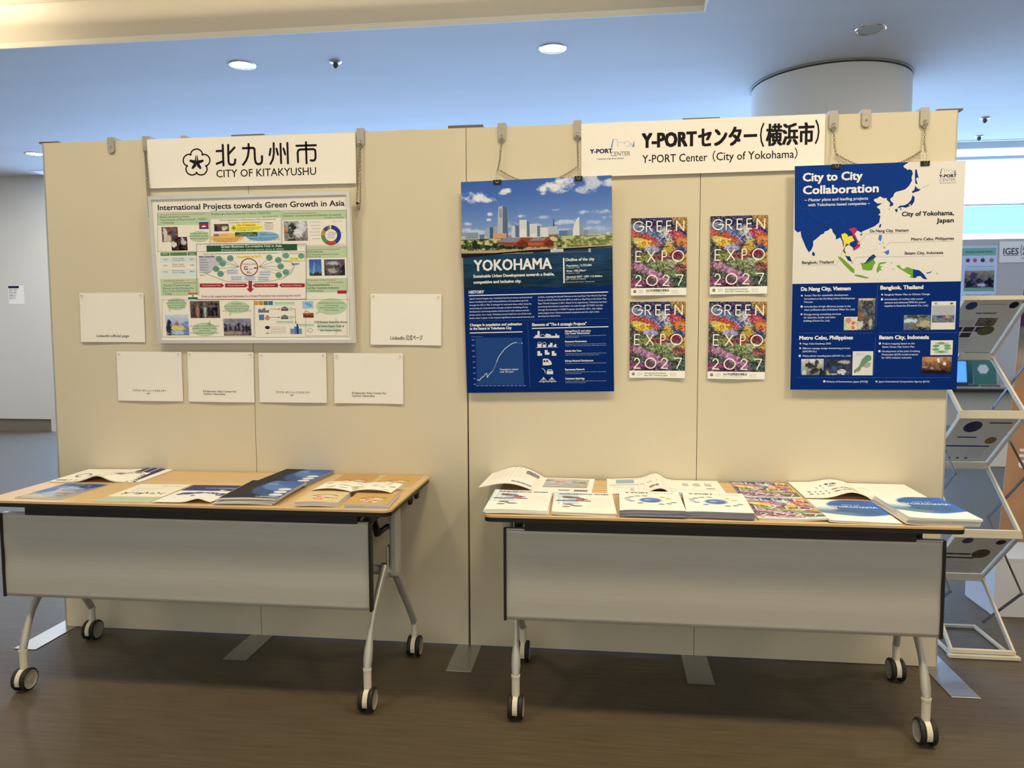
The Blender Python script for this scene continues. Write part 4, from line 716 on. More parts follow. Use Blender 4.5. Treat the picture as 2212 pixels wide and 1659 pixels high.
pr.rect(1688, 715, 1932, 882, (208, 198, 178), 2); pr.rect(1735, 742, 1885, 862, (150, 170, 180), 2.3); pr.ell(1810, 800, 52, 38, (205, 200, 182), 2.5)
for x, y in ((1805, 748), (1745, 780), (1875, 777), (1742, 818), (1878, 806), (1805, 845)): pr.ell(x, y, 42, 14, (110, 150, 65), 2.7, 14)
pr.photo(1590, 902, 1918, 1092, 49, (175, 120, 75), (40, 28, 25), [(.55, .2, .07, .13, (225, 215, 190)), (.76, .42, .06, .1, (220, 210, 185)), (.3, .15, .2, .15, (180, 125, 75)), (.1, .6, .1, .06, (140, 120, 95)), (.35, .68, .06, .08, (150, 130, 110)), (.6, .75, .07, .06, (130, 110, 90)), (.5, .95, .5, .18, (35, 22, 20))], nx=42, ny=26, amp=32, fx=12, fy=8)
pr.photo(218, 925, 468, 1107, 51, (205, 198, 175), (85, 88, 80), [(.4, .45, .3, .2, (45, 48, 45)), (.68, .25, .1, .2, (60, 60, 60)), (.6, .7, .25, .2, (50, 52, 50)), (.15, .8, .1, .2, (185, 180, 160)), (.9, .8, .1, .2, (35, 35, 35))], nx=32, ny=24, amp=30)
pr.photo(485, 925, 785, 1107, 53, (40, 48, 60), (55, 58, 62), [(.65, .82, .17, .15, (190, 185, 180)), (.75, .2, .22, .1, (165, 155, 135)), (.12, .78, .07, .15, (165, 155, 80)), (.3, .95, .2, .06, (160, 155, 145)), (.35, .6, .1, .15, (55, 80, 120))], nx=38, ny=24, amp=18)
pr.rect(802, 838, 1025, 1110, (205, 196, 178), 2); pr.poly([(815, 1085), (815, 1055), (870, 1010), (905, 930), (950, 885), (985, 878), (1010, 895), (1010, 940), (960, 960), (920, 1010), (870, 1040), (835, 1080)], (95, 130, 95), 2.4); pr.poly([(920, 1010), (960, 960), (1005, 965), (1000, 1010), (960, 1030), (930, 1020)], (160, 145, 130), 2.4); pr.poly([(850, 1060), (905, 1000), (890, 1050), (855, 1080)], (165, 110, 90), 2.5)
for i in range(2): pr.t('Metropolitan Cebu map', 835, 868+i*18, 930, 10, (110, 110, 120), 3)
pr.build('print', M_gloss, t, wp)

# ---- floral flyers (also used as covers on the table)
def flower_art(nx, ny):
    Y = np.linspace(0, 1, ny)[:, None]; X = np.linspace(0, 1, nx)[None, :]
    n1 = noise2(nx, ny, 16, 20, 61, 3)-.5; n2 = noise2(nx, ny, 34, 44, 62, 2)-.5; n3 = noise2(nx, ny, 34, 44, 63, 2)-.5
    im = np.zeros((ny, nx, 3))+np.array([62, 62, 55])
    def bl(cx, cy, rx, ry, c, rot=0, soft=2.2, rag=1.2):
        nonlocal im
        dx, dy = X-cx, (Y-cy)*1.35; a = math.radians(rot); u = dx*math.cos(a)+dy*math.sin(a); v = -dx*math.sin(a)+dy*math.cos(a)
        m = np.clip((1.2-(u/rx)**2-(v/ry)**2-n1*rag-n2*rag)*soft, 0, 1)[..., None]; im = im*(1-m)+(np.array(c)+(n3*60)[..., None])*m
    bl(.5, .05, .6, .16, (38, 36, 72)); bl(.85, .22, .3, .15, (40, 38, 88)); bl(.95, .08, .22, .14, (160, 115, 45), 30); bl(.05, .1, .1, .12, (60, 62, 45))
    bl(.12, .14, .18, .08, (120, 130, 150)); bl(.35, .25, .32, .13, (85, 105, 145), 20); bl(.62, .27, .12, .2, (190, 188, 180), -20); bl(.5, .33, .12, .1, (60, 80, 140))
    bl(.06, .22, .12, .08, (165, 70, 70)); bl(.27, .31, .28, .10, (190, 75, 60), 18); bl(.25, .37, .24, .09, (215, 165, 45), 20); bl(.12, .32, .1, .06, (215, 190, 90))
    bl(.82, .25, .16, .09, (170, 55, 70), 20); bl(.95, .35, .17, .12, (210, 110, 45), 30); bl(.88, .47, .12, .08, (70, 80, 125)); bl(.68, .46, .11, .16, (195, 155, 50)); bl(1.0, .62, .1, .14, (190, 150, 45))
    bl(.05, .52, .14, .1, (50, 55, 45)); bl(.4, .45, .16, .07, (150, 140, 170)); bl(.3, .56, .22, .08, (125, 130, 60)); bl(.55, .58, .16, .08, (150, 55, 60)); bl(.82, .53, .14, .08, (120, 40, 50)); bl(.75, .66, .2, .1, (160, 165, 115)); bl(.5, .68, .2, .09, (120, 135, 75)); bl(.9, .72, .15, .08, (130, 60, 55))
    bl(.1, .7, .16, .07, (150, 75, 110), 20); bl(.3, .76, .26, .08, (185, 125, 150), 28); bl(.55, .86, .3, .09, (175, 110, 140), 25); bl(.12, .92, .25, .08, (130, 60, 95)); bl(.9, .9, .2, .12, (45, 70, 50)); bl(.75, .8, .14, .08, (110, 125, 75)); bl(.15, .85, .1, .06, (50, 75, 50)); bl(.4, .97, .3, .04, (70, 30, 60))
    n4 = noise2(nx, ny, 60, 80, 64, 1)-.5; n5 = noise2(nx, ny, 22, 28, 65, 2)-.5
    dk = np.clip((n4*1.1+n5*1.2-.06)*1.8, 0, .62)[..., None]; im = im*(1-dk)+np.array([52, 50, 48])*dk
    lt = np.clip((-n4*1.2-n2*.8-.22)*3, 0, .6)[..., None]; im = im*(1-lt)+np.array([215, 200, 175])*lt
    im += (n2*60)[..., None]+(n3[..., None]*np.array([50, -5, 40])); return im*0.95
ART = flower_art(130, 170)
def flyer_print(pr, japanese=True, lett=(245, 238, 222), art=None):
    art = ART if art is None else art
    W, H = pr.W, pr.H; pr.view = (0, 0, 1); hh = pr.h; pr.h = None; top = .905*H
    pr.grid(0, 0, W, top, 130, 170, art, 1, mm=True); pr.rmm(0, top, W, H, (228, 218, 198), 1, 20)
    def arc(cx, cy, rx, ry, a0, a1, n=18): return [(cx+rx*math.cos(math.radians(a0+(a1-a0)*k/n)), cy+ry*math.sin(math.radians(a0+(a1-a0)*k/n))) for k in range(n+1)]
    GL = {'G': [arc(.5, .5, .5, .5, -42, -360+0)[::1]+[(.55, .5)]], 'R': [[(.12, 1), (.12, 0), (.5, 0)]+arc(.5, .26, .36, .26, -90, 90)+[(.12, .52)], [(.45, .52), (.9, 1)]], 'E': [[(.9, 0), (.12, 0), (.12, 1), (.9, 1)], [(.12, .48), (.8, .48)]],
          'N': [[(.08, 1), (.08, 0), (.92, 1), (.92, 0)]], 'X': [[(.05, 0), (.95, 1)], [(.95, 0), (.05, 1)]], 'P': [[(.15, 1), (.15, 0), (.5, 0)]+arc(.5, .28, .38, .28, -90, 90)+[(.15, .56)]], 'O': [arc(.5, .5, .5, .5, 0, 360, 30)],
          '2': [arc(.47, .30, .36, .30, -165, 30, 14)+[(.08, 1), (.92, 1)]], '0': [arc(.5, .5, .5, .5, 0, 360, 30)], '7': [[(.08, 0), (.92, 0), (.38, 1)]]}
    for s_, y, h_, xs in (('GREEN', .172, .128, ((.045, .225), (.262, .39), (.455, .56), (.625, .725), (.80, .955))), ('EXPO', .563, .135, ((.075, .19), (.295, .435), (.545, .655), (.745, .945))), ('2027', .872, .132, ((.075, .20), (.285, .475), (.57, .70), (.80, .95)))):
        for ch, (xa, xb) in zip(s_, xs):
            for st in GL[ch]: pr.line([((xa+(xb-xa)*u)*W, (y-h_+h_*v)*H) for u, v in st], 4.1, lett, 3, mm=True)
    for a, b in (((.45, .35), (.59, .22)), ((.44, .235), (.57, .34))): pr.line([(a[0]*W, a[1]*H), (b[0]*W, b[1]*H)], .9, lett, 3, mm=True)
    a, b = .07*W, .948*H; pr._add([(a+7*math.cos(k*PI/8), b+6*math.sin(k*PI/8)) for k in range(16)], [tuple(range(16))], ink((225, 220, 205)), 2); pr._add([(a+7*math.cos(k*PI/8), b+6*math.sin(k*PI/8)) for k in range(0, 9)], [tuple(range(9))], ink((60, 120, 60)), 2.3); pr._add([(a+6*math.cos(k*PI/8), b-1+5*math.sin(k*PI/8)) for k in range(8, 17)], [tuple(range(9))], ink((190, 60, 50)), 2.3)
    T = (60, 55, 60)
    pr.t('EXPO', .14*W, .945*H, .225*W, .016*H, (110, 130, 165), 3); pr.t('2027', .14*W, .97*H, .225*W, .016*H, (110, 130, 165), 3)
    if japanese: pr.t('2027年国際園芸博覧会', .27*W, .952*H, .69*W, .024*H, T, 3, .03); pr.t('2027.3.19 - 9.26  YOKOHAMA JAPAN', .27*W, .976*H, .62*W, .009*H, T, 3)
    else: pr.t('International Horticultural', .27*W, .946*H, .66*W, .018*H, T, 3, .02); pr.t('Expo 2027, Yokohama, Japan', .27*W, .975*H, .69*W, .018*H, T, 3, .02)
    for k in range(3): pr.t('Yokohama Expo Association', .73*W, (.94+.017*k)*H, (.86-.02*(k % 2))*W, .007*H, T, 3)
    pr.h = hh
def pinned(name, label, cat, q, geo, fn, group, mp=M_print, pins=False, lift=.004):
    c, w, h, ex, ez, n = place(*geo); t = thing(name, label, cat, tuple(c), group)
    pr = Print(w*1000, h*1000, q); rr = random.Random(int(c.x*1000)); ph = rr.random()*6
    def z(x, y):
        u, v = x/1000/w, y/1000/h; return .0006+lift*(v**2.2)*(.55+.45*math.sin(ph+u*5))*.9+.0012*(abs(u-.5)*2)**3*(1-v)
    def wp(x, y, l): return tuple(ex*(x/1000-w/2)+ez*(h/2-y/1000)+n*(z(x, y)+l+.0002))
    m = MB(); N = 9; vs = []
    for d in (.0002, 0):
        for j in range(N):
            for i in range(N): x, y = w*1000*i/(N-1), h*1000*j/(N-1); p = Vector(wp(x, y, 0))-n*(.0004 if d == 0 else .0001); vs.append(p)
    fs = []
    for k in range(2):
        for j in range(N-1):
            for i in range(N-1): a = k*N*N+j*N+i; f_ = (a, a+N, a+N+1, a+1); fs.append(f_ if k == 0 else f_[::-1])
    m.add(vs, fs, True); spart('paper', m, M_paper, t)
    fn(pr); pr.build('print', mp, t, wp, .00009)
    if pins:
        for sx in (-1, 1):
            p = ex*sx*(w/2-.012)+ez*(h/2-.010); mm = MB(); mm.tube([p+n*.0012, p+n*.003, p+n*.006, p+n*.009], [.0045, .0030, .0024, .0042], 10); spart('push_pin', mm, M_pin, t)
    return t
M_pin = mat('clear push pin', (0.80, 0.76, 0.68), 0.2, trans=.35)
GF = 'floral flyers on the panels'
for nm, lb, q, geo, jp in (('fA', 'floral flyer at upper left of the four on the right panels', [(1364, 472.2), (1484.3, 468.3), (1482.4, 636.6), (1362.2, 638.9)], (0.7452, 1.5907, 0.2097, 0.2939, 0.0031, -0.004, -0.004), True),
                           ('fB', 'floral flyer at upper right of the four, nearest the map poster', [(1535.1, 466.5), (1658.3, 464.9), (1657.2, 633.9), (1532.4, 635.9)], (1.0421, 1.5926, 0.2108, 0.2931, 0.0043, -0.004, -0.004), False),
                           ('fC', 'floral flyer at lower left of the four, beside the skyline poster', [(1360.6, 651.5), (1480.8, 651.5), (1479, 816.4), (1359.9, 815.7)], (0.7429, 1.2728, 0.2103, 0.2934, 0.0001, -0.004, -0.004), False),
                           ('fD', 'slightly tilted floral flyer at lower right of the four', [(1531.9, 651.5), (1657.2, 651.5), (1651, 819.1), (1528.2, 818)], (1.0416, 1.27, 0.2128, 0.2943, -0.0097, -0.004, -0.004), True)):
    pinned('floral_flyer', lb, 'flyer', q, geo, lambda pr, jp=jp: flyer_print(pr, jp), GF, M_gloss, lift=.007)
GS = 'white caption sheets pinned to the left panels'
CT = (85, 80, 68)
def cap_fn(rows, h=11):
    def fn(pr):
        pr.view = (150, 620, 2.665)
        for s_, x0, y, x1, hh in rows: pr.t(s_, x0, y, x1, hh, CT, 2, .03)
    return fn
for lb, q, geo, rows in (
    ('white sheet pinned alone at far left, captioned as an official page', [(172.5, 633), (311.4, 632), (313.6, 738.2), (175.5, 739.3)], (-1.5153, 1.3714, 0.2904, 0.2061, -0.0051, -0.004, -0.004), [('LinkedIn official page', 160, 288, 343, 14)]),
    ('white sheet pinned right of the framed poster, higher than the row', [(801, 635), (954.1, 634.3), (953, 746.8), (801, 743.8)], (-0.2497, 1.3563, 0.29, 0.2046, -0.0149, -0.004, -0.004), [('LinkedIn', 1847, 303, 1927, 15), ('公式ページ', 1935, 304, 2030, 17)]),
    ('leftmost white sheet in the lower row of four', [(252, 759.6), (393.9, 759.6), (394.7, 866.2), (256.2, 865.8)], (-1.3571, 1.1238, 0.292, 0.2076, -0.0036, -0.004, -0.004), [('アジアカーボンニュートラルセンター', 368, 603, 558, 11), ('HP', 447, 619, 465, 10)]),
    ('second white sheet from the left in the lower row', [(405.2, 759.6), (548.5, 760.7), (549.6, 868.8), (407.8, 867.7)], (-1.041, 1.1223, 0.2898, 0.2084, -0.0076, -0.004, -0.004), [('Kitakyushu Asia Center for', 773, 606, 963, 11), ('Carbon Neutrality', 773, 621, 900, 11)]),
    ('third white sheet from the left in the lower row', [(558.3, 761.5), (704.6, 762.6), (706.8, 869.5), (561.6, 869.2)], (-0.7295, 1.1206, 0.2894, 0.2045, -0.0004, -0.004, -0.004), [('アジアカーボンニュートラルセンター', 1190, 612, 1390, 11), ('HP', 1275, 628, 1293, 10)]),
    ('rightmost white sheet in the lower row of four', [(721.5, 762.6), (871.2, 763.3), (871.2, 872.2), (723, 870.7)], (-0.4082, 1.1191, 0.2884, 0.2042, -0.0058, -0.004, -0.004), [('Kitakyushu Asia Center for', 1628, 616, 1825, 11), ('Carbon Neutrality', 1628, 632, 1758, 11)])):
    pinned('caption_sheet', lb, 'sheet of paper', q, geo, cap_fn(rows), GS, pins=True)

# ---- binder clips and chains
def clip(x, z, y, label, wdt=.031):
    t = thing('binder_clip', label, 'clip', (x, y, z), 'black binder clips on the hanging posters'); h = wdt/2
    m = MB(); m.prism([(-.005, -.013), (.004, -.013), (.007, .004), (-.007, .004)], lambda p, d: (x+d, y+p[0], z+p[1]), -h, h); m.make('body', M_black, t)
    for fr_ in (1, 0):      # one wire lies down the front, the other stands up to the chain
        yy = y-.0085 if fr_ else y; up_ = -1 if fr_ else 1; k = .012 if fr_ else .026
        m = MB(); m.tube([(x-.006, yy, z+.004), (x-.0045, yy-.001, z+.004+up_*k*.5), (x-.006, yy-.001, z+.004+up_*k*.75), (x-.003, yy-.001, z+.004+up_*k), (x+.003, yy-.001, z+.004+up_*k), (x+.006, yy-.001, z+.004+up_*k*.75), (x+.0045, yy-.001, z+.004+up_*k*.5), (x+.006, yy, z+.004)], .0009, 5)
        m.make('wire_handle', M_chrome, t)
def top_pt(g, fx):   # point on a poster's top edge
    c, w, h, ex, ez, n = g; p = c+ex*(fx-.5)*w+ez*(h/2); return p
a = top_pt(gY, .247); b = top_pt(gY, .785); clip(a.x, a.z-.002, a.y+.002, 'black binder clip on the left of the skyline poster'); clip(b.x, b.z-.002, b.y+.002, 'black binder clip on the right of the skyline poster')
c2 = top_pt(gC, .247); d2 = top_pt(gC, .765); clip(c2.x, c2.z-.002, c2.y+.002, 'black binder clip on the left of the map poster'); clip(d2.x, d2.z-.002, d2.y+.002, 'black binder clip on the right of the map poster')
HZ = HP-.053; YH = YP-.013
def hang(hx, p, lab, bend=.0):
    chain(lab, [(hx, YH, HZ-.004), (hx+(p.x-hx)*.5+bend, YH-.004, (HZ+p.z)/2), (p.x, p.y-.001, p.z+.034)])
hang(HK['e'], a, 'chain from the hook to the left clip of the skyline poster'); hang(HK['f'], b, 'chain from the hook to the right clip of the skyline poster')
hang(HK['g'], c2, 'chain from the hook to the left clip of the map poster'); hang(HK['i'], d2, 'chain from the hook to the right clip of the map poster')
chain('slack chain sagging behind the top edge of the skyline poster', cat_((a.x+.006, YP-.010, a.z+.045), (b.x-.004, YP-.010, b.z+.045), .055))
chain('slack chain sagging behind the top edge of the map poster', cat_((c2.x+.006, YP-.010, c2.z+.045), (d2.x-.004, YP-.010, d2.z+.045), .055))
l0 = HK['b']; r0 = HK['d']
chain('chain pair hanging down the left edge of the left sign', [(l0-.001, YH-.004, HZ), (l0+.004, YH-.006, HZ-.12), (l0+.010, YH-.006, HZ-.27)])
chain('outer strand of the chain at the left edge of the left sign', [(l0+.004, YH-.006, HZ), (l0+.013, YH-.007, HZ-.14), (l0+.019, YH-.007, HZ-.285), (l0+.012, YH-.006, HZ-.29)])
chain('inner strand of the chain at the right edge of the left sign', [(r0-.001, YH-.004, HZ), (r0-.006, YH-.006, HZ-.10), (r0-.015, YH-.008, HZ-.225)])
chain('outer strand of the chain right of the left sign', [(r0+.003, YH-.004, HZ), (r0+.001, YH-.006, HZ-.12), (r0-.001, YH-.008, HZ-.23), (r0-.008, YH-.008, HZ-.262), (r0-.014, YH-.008, HZ-.235)])
t = thing('binder_clip', 'black binder clip on the right side of the framed poster', 'clip', (r0-.016, YH-.004, HZ-.235), 'black binder clips on the hanging posters')
m = MB(); m.prism([(-.004, -.004), (-.004, .008), (.006, .003), (.006, .0)], lambda p, d: (r0-.014+p[0], YH-.004+d, HZ-.235+p[1]), -.006, .006); m.make('body', M_black, t)

# ================================================================== FLIP TOP TABLES
ZT = 0.715
def table(cx, yf, L, label, mx0, mx1, wheels):
    t = thing('flip_top_table', label, 'table', (cx, yf+.3, 0), 'flip top tables on casters'); yb = yf+.598; hx = L/2
    def slab(z0, z1, g=0, r=.028):
        P = []
        for (x, y, a0) in ((cx+hx-g-r, yb-g-r, 0), (cx-hx+g+r, yb-g-r, 90), (cx-hx+g+r, yf+g+r, 180), (cx+hx-g-r, yf+g+r, 270)):
            P += [(x+r*math.cos(math.radians(a0+k*15)), y+r*math.sin(math.radians(a0+k*15))) for k in range(7)]
        return P
    m = MB(); P = slab(0, 0); n = len(P); m.prism(slab(0, 0), lambda p, d: (p[0], p[1], d), ZT-.0085, ZT-.001); Q = slab(0, 0, .001)
    m.add([(p[0], p[1], ZT-.001) for p in P]+[(p[0], p[1], ZT) for p in Q], [tuple(range(n, 2*n))]+[(i, (i+1) % n, n+(i+1) % n, n+i) for i in range(n)])
    top = m.make('tabletop', M_wood, t); m = MB(); m.prism(slab(0, 0, .0015), lambda p, d: (p[0], p[1], d), ZT-.023, ZT-.0087); m.make('edge_band', M_black, top)
    m = MB(); m.rbox(cx-L/2+.13, yf+.045, ZT-.062, cx+L/2-.13, yf+.085, ZT-.0235, .002).rbox(cx-L/2+.13, yf+.40, ZT-.062, cx+L/2-.13, yf+.44, ZT-.0235, .002)
    for s in (-1, 1): m.rbox(cx+s*.60-.012, yf+.087, ZT-.06, cx+s*.60+.012, yf+.398, ZT-.0235, .002)
    m.make('under_frame', M_black, t)
    ym = yf+.058; z0, z1 = .348, .655; prof = []          # shallow waves across the modesty board
    for k in range(25):
        u = k/24; prof.append((ym-.0045+.0014*math.cos(u*2*PI*1.9+.8)*math.sin(PI*u), z0+(z1-z0)*u))
    prof += [(ym+.010, z1), (ym+.010, z0)]; m = MB()
    n = len(prof); v = [(x, p[0], p[1]) for x in (mx0+.005, mx1-.005) for p in prof]
    m.add(v, [tuple(range(n)), tuple(range(n, 2*n))[::-1]]); m.add(v, [(i, n+i, n+(i+1) % n, (i+1) % n) for i in range(n)], True)
    md = m.make('modesty_panel', M_modesty, t)
    for x0, x1 in ((mx0-.004, mx0+.0048), (mx1-.0048, mx1+.004)): MB().box(x0, ym-.010, z0-.002, x1, ym+.013, z1+.002).make('end_cap', M_black, md)
    MB().box(mx0+.005, ym-.009, z1+.0003, mx1-.005, ym+.011, z1+.004).make('top_strip', M_trim, md)
    for s in (-1, 1):
        X = lambda o: cx+s*o; yc_ = yf+.262
        m = MB(); m.rbox(min(X(.676), X(.710)), yc_-.026, .405, max(X(.676), X(.710)), yc_+.026, ZT-.0235, .010, 3); m.rbox(min(X(.662), X(.674)), yc_-.024, .40, max(X(.662), X(.674)), yc_+.018, .52, .005, 2)
        m.make('support_column', M_silver, t)
        m = MB(); m.cyl((X(.640), yc_, .425), (X(.708), yc_, .425), .026, 20); m.make('pivot_hub', M_silver, t)
        fx, fy = wheels[0 if s < 0 else 1]; bx, by = wheels[2 if s < 0 else 3]
        # the two legs, tapering and then swelling into a spoon above the caster
        def leg(P, R): m = MB(); m.tube(P, R, 12, side=(1, 0, 0)); return m.make('leg', M_silver, t)
        def curve(a, b, c, d, n=12):
            a, b, c, d = map(Vector, (a, b, c, d)); return [a*(1-u)**3+b*3*u*(1-u)**2+c*3*u*u*(1-u)+d*u**3 for u in [i/n for i in range(n+1)]]
        fp = curve((X(.656), yc_-.015, .440), (X(.653), yc_-.12, .34), (fx, fy+.030, .28), (fx, fy, .150))
        W1 = [.0155, .0148, .0142, .0135, .0125, .0115, .0102, .0095, .0096, .0118, .0150, .0160, .0130]
        leg(fp, [(max(.0125, .021-.0009*i), w_) for i, w_ in enumerate(W1)])
        rp = curve((X(.690), yc_, .435), (X(.693), yc_+.07, .34), ((X(.69)+bx)/2, by-.055, .22), (bx, by, .138))
        leg(rp, [(r_, max(.0125, r_*.70)) for r_ in (.026, .025, .024, .023, .022, .021, .0195, .018, .017, .016, .0155, .016, .0145)])
        for (x, y) in ((fx, fy), (bx, by)):
            zs_ = .151 if y == fy else .139; m = MB(); m.cyl((x, y, zs_), (x, y, .075), .0135, 18); m.cyl((x, y, zs_+.001), (x, y, zs_-.008), .0150, 18)
            P = [(.0405*math.cos(a), .0405*math.sin(a)) for a in [math.radians(20+k*14) for k in range(14)]]+[(-.026, -.010), (.018, -.010)]
            m.prism(P, lambda p, d: (x+d, y+p[0], .042+p[1]), -.0085, .0085)
            c = m.make('caster', M_hood, t)
            for q in (-1, 1):
                m = MB(); o = x+q*.0092; prof = [(.0005, 0), (.030, 0), (.0375, .0), (.0413, .003), (.0415, .012), (.039, .0155), (.0335, .0165)]
                m.lathe([(r_, q*h_) for r_, h_ in prof], (o, y, .0415), 'x', 28); m.lathe([(.0335, q*.0165), (.0325, q*.0145), (.010, q*.0175), (.0005, q*.018)], (o, y, .0415), 'x', 28, mi=1)
                m.make('wheel', [M_rubber, M_hub], c)
        m = MB(); m.rbox(min(X(.628), X(.652)), yf+.10, .635, max(X(.628), X(.652)), yf+.30, ZT-.0235, .004); m.tube([(X(.640), yf+.20, .655), (X(.642), yf+.185, .61), (X(.645), yf+.20, .575)], .013, 8); m.tube([(X(.645), yf+.20, .578), (X(.662), yc_, .590), (X(.676), yc_, .590)], .010, 8)
        m.box(min(X(.630), X(.640)), ym+.012, .60, max(X(.630), X(.640)), yf+.12, .66)
        m.make('flip_bracket', M_black, t)
        for yy in (yf+.36, yf+.46):
            m = MB(); m.lathe([(.0005, s*.012), (.016, s*.012), (.020, s*.006), (.020, 0), (.0005, 0)], (X(hx-.030), yy, ZT-.046), 'x', 20); m.make('rubber_bumper', M_rubber, t)
    MB().tube([(cx-.65, yf+.262, .425), (cx+.65, yf+.262, .425)], .017, 12).make('cross_beam', M_silver, t)
    MB().box(cx-.65, yf+.20, ZT-.045, cx+.65, yf+.215, ZT-.030).make('release_rod', M_dark, t)
table(-.918, -.556, 1.502, 'left flip top table with tan and dark blue brochures on it', -1.640, -.2545, [(-1.571, -.515), (-.267, -.520), (-1.628, -.062), (-.215, -.070)])
table(.893, -.579, 1.484, 'right flip top table covered by white newsletters and blue brochures', .2150, 1.5905, [(.248, -.512), (1.555, -.524), (.226, -.072), (1.628, -.078)])

# ================================================================== BROCHURES
def booklet(name, label, cat, cx, cy, z0, w, h, th, rot, fn=None, surf=None, group=None, pm=None, mp=None, N=15, flat=False, lift_bottom=True):
    """one booklet, flyer or open magazine lying on a table; surf(u, v) is how high its paper bends (u left-right, v far-near)"""
    sf = surf or (lambda u, v: 0.0); t = thing(name, label, cat, (cx, cy, z0), group, math.radians(rot)); t['_b'] = (0, 0, 0)
    Nu = Nv = N; m = MB(); vs = []
    for k in (0, 1):
        for j in range(Nv):
            for i in range(Nu): u, v = i/(Nu-1), j/(Nv-1); s = sf(u, v); vs.append(((u-.5)*w, (.5-v)*h, (s if lift_bottom else 0)+.0001 if k == 0 else s+th))
    fs = []; A = Nu*Nv
    for j in range(Nv-1):
        for i in range(Nu-1): a = j*Nu+i; fs.append((a, a+1, a+Nu+1, a+Nu)); a += A; fs.append((a, a+Nu, a+Nu+1, a+1))
    bd = [i for i in range(Nu)]+[j*Nu+Nu-1 for j in range(1, Nv)]+[(Nv-1)*Nu+i for i in range(Nu-2, -1, -1)]+[j*Nu for j in range(Nv-2, 0, -1)]
    m.add(vs, fs, True); n = len(bd); ev = [vs[i] for i in bd]+[vs[i+A] for i in bd]; m.add(ev, [(i, n+i, n+(i+1) % n, (i+1) % n) for i in range(n)])
    spart('pages', m, pm or M_pages, t)
    if fn:
        pr = Print(w*1000, h*1000); fn(pr)
        pr.build('cover', mp or M_gloss, t, lambda x, y, l: (x/1000-w/2, h/2-y/1000, sf(x/1000/w, y/1000/h)+th+.00012+l), .00003)
    return t
def dup(root, loc, rz, label=None):
    r = root.copy(); COL.objects.link(r); r.location = loc; r.rotation_euler = (0, 0, rz)
    if label: r['label'] = label
    for ch in root.children:
        c = ch.copy(); COL.objects.link(c); c.parent = r
        for g in ch.children: d = g.copy(); COL.objects.link(d); d.parent = c
    return r
def pile(name, toplabel, lowlabel, cat, cx, cy, w, h, n, th, rot, fn, surf, group, pm=None, mp=None, jit=.003, z0=ZT+.0004, lowfn=None, jr=1.0, drift=(0, 0), drot=0):
    rg = random.Random(int(abs(cx)*1000)+n); lo = booklet(name, lowlabel, cat, cx, cy, z0, w, h, th*.80, rot, lowfn, surf, group, pm, mp)
    for k in range(1, n-1):
        q = k/(n-1)
        dup(lo, (cx+(rg.random()-.5)*jit*2+drift[0]*q, cy+(rg.random()-.5)*jit*2+drift[1]*q, z0+k*th), math.radians(rot+(rg.random()-.5)*jr*2+drot*q))
    return booklet(name, toplabel, cat, cx+drift[0], cy+drift[1], z0+(n-1)*th, w, h, th, rot+drot, fn, surf, group, pm, mp)
bend_l = lambda u, v: .0035*math.exp(-u*9)*v+.001*math.sin(u*5)*v
def base(pr, c, n=12): pr.rmm(0, 0, pr.W, pr.H, c, .5, n)
def fx(pr): return pr.W, pr.H
def R_(pr, x0, y0, x1, y1, c, l=1, n=4): pr.rmm(x0*pr.W, y0*pr.H, x1*pr.W, y1*pr.H, c, l, n)
def E_(pr, x, y, rx, ry, c, l=1.5, n=20):
    pr._add([(x*pr.W+rx*pr.W*math.cos(2*PI*i/n), y*pr.H+ry*pr.H*math.sin(2*PI*i/n)) for i in range(n)]+[(x*pr.W, y*pr.H)], [(i, (i+1) % n, n) for i in range(n)], ink(c), l)
def T_(pr, s, x0, y, x1, h, c, l=3, b=0): pr.t(s, x0*pr.W, y*pr.H, x1*pr.W, h*pr.H, c, l, b)
def G_(pr, x0, y0, x1, y1, seed, top, bot, blobs=(), amp=40, nx=24, ny=20, l=1.5): pr.photo(x0*pr.W, y0*pr.H, x1*pr.W, y1*pr.H, seed, top, bot, blobs, amp, nx, ny, l)
CR = (238, 228, 200); NV = (62, 64, 100)

# --- left table
PAPER_LIGHT = (1.02, 0.88, 0.66)      # the table tops lie closer to the lamps' axis
def open_cover(pr):
    base(pr, (250, 240, 215)); R_(pr, .63, 0, 1, .45, NV, 1, 8); R_(pr, .80, .45, 1, 1, NV, 1, 8); R_(pr, .50, .34, .86, .93, (250, 240, 215), 1.4, 8); R_(pr, .50, .06, .66, .34, (250, 240, 215), 1.4, 6)
    W, H = fx(pr)
    for k in range(24):
        a = 2*PI*k/24; b = 2*PI*(k+1)/24; pr._add([((.17+.075*math.cos(c))*W*1, (.52+.15*math.sin(c))*H) for c in (a, b)]+[((.17+.055*math.cos(c))*W, (.52+.11*math.sin(c))*H) for c in (b, a)], [(0, 1, 2, 3)], ink((110, 95, 125)), 2)
    for i in range(7): T_(pr, 'アジアの環境国際協力', .26, .12+i*.09, .50, .02, (150, 140, 130))
    for i, s_ in enumerate(('KITAKYUSHU', 'アジアの')): T_(pr, s_, .03+.14*i, .93, .15+.14*i, .07, (80, 70, 80), 3, .05)
    G_(pr, .55, .45, .66, .62, 71, (170, 165, 140), (120, 110, 100)); G_(pr, .70, .30, .78, .42, 72, (185, 180, 150), (130, 120, 110)); T_(pr, 'International cooperation', .54, .42, .78, .03, (120, 120, 130)); T_(pr, 'Environmental Bureau', .70, .10, .97, .03, (130, 130, 160))
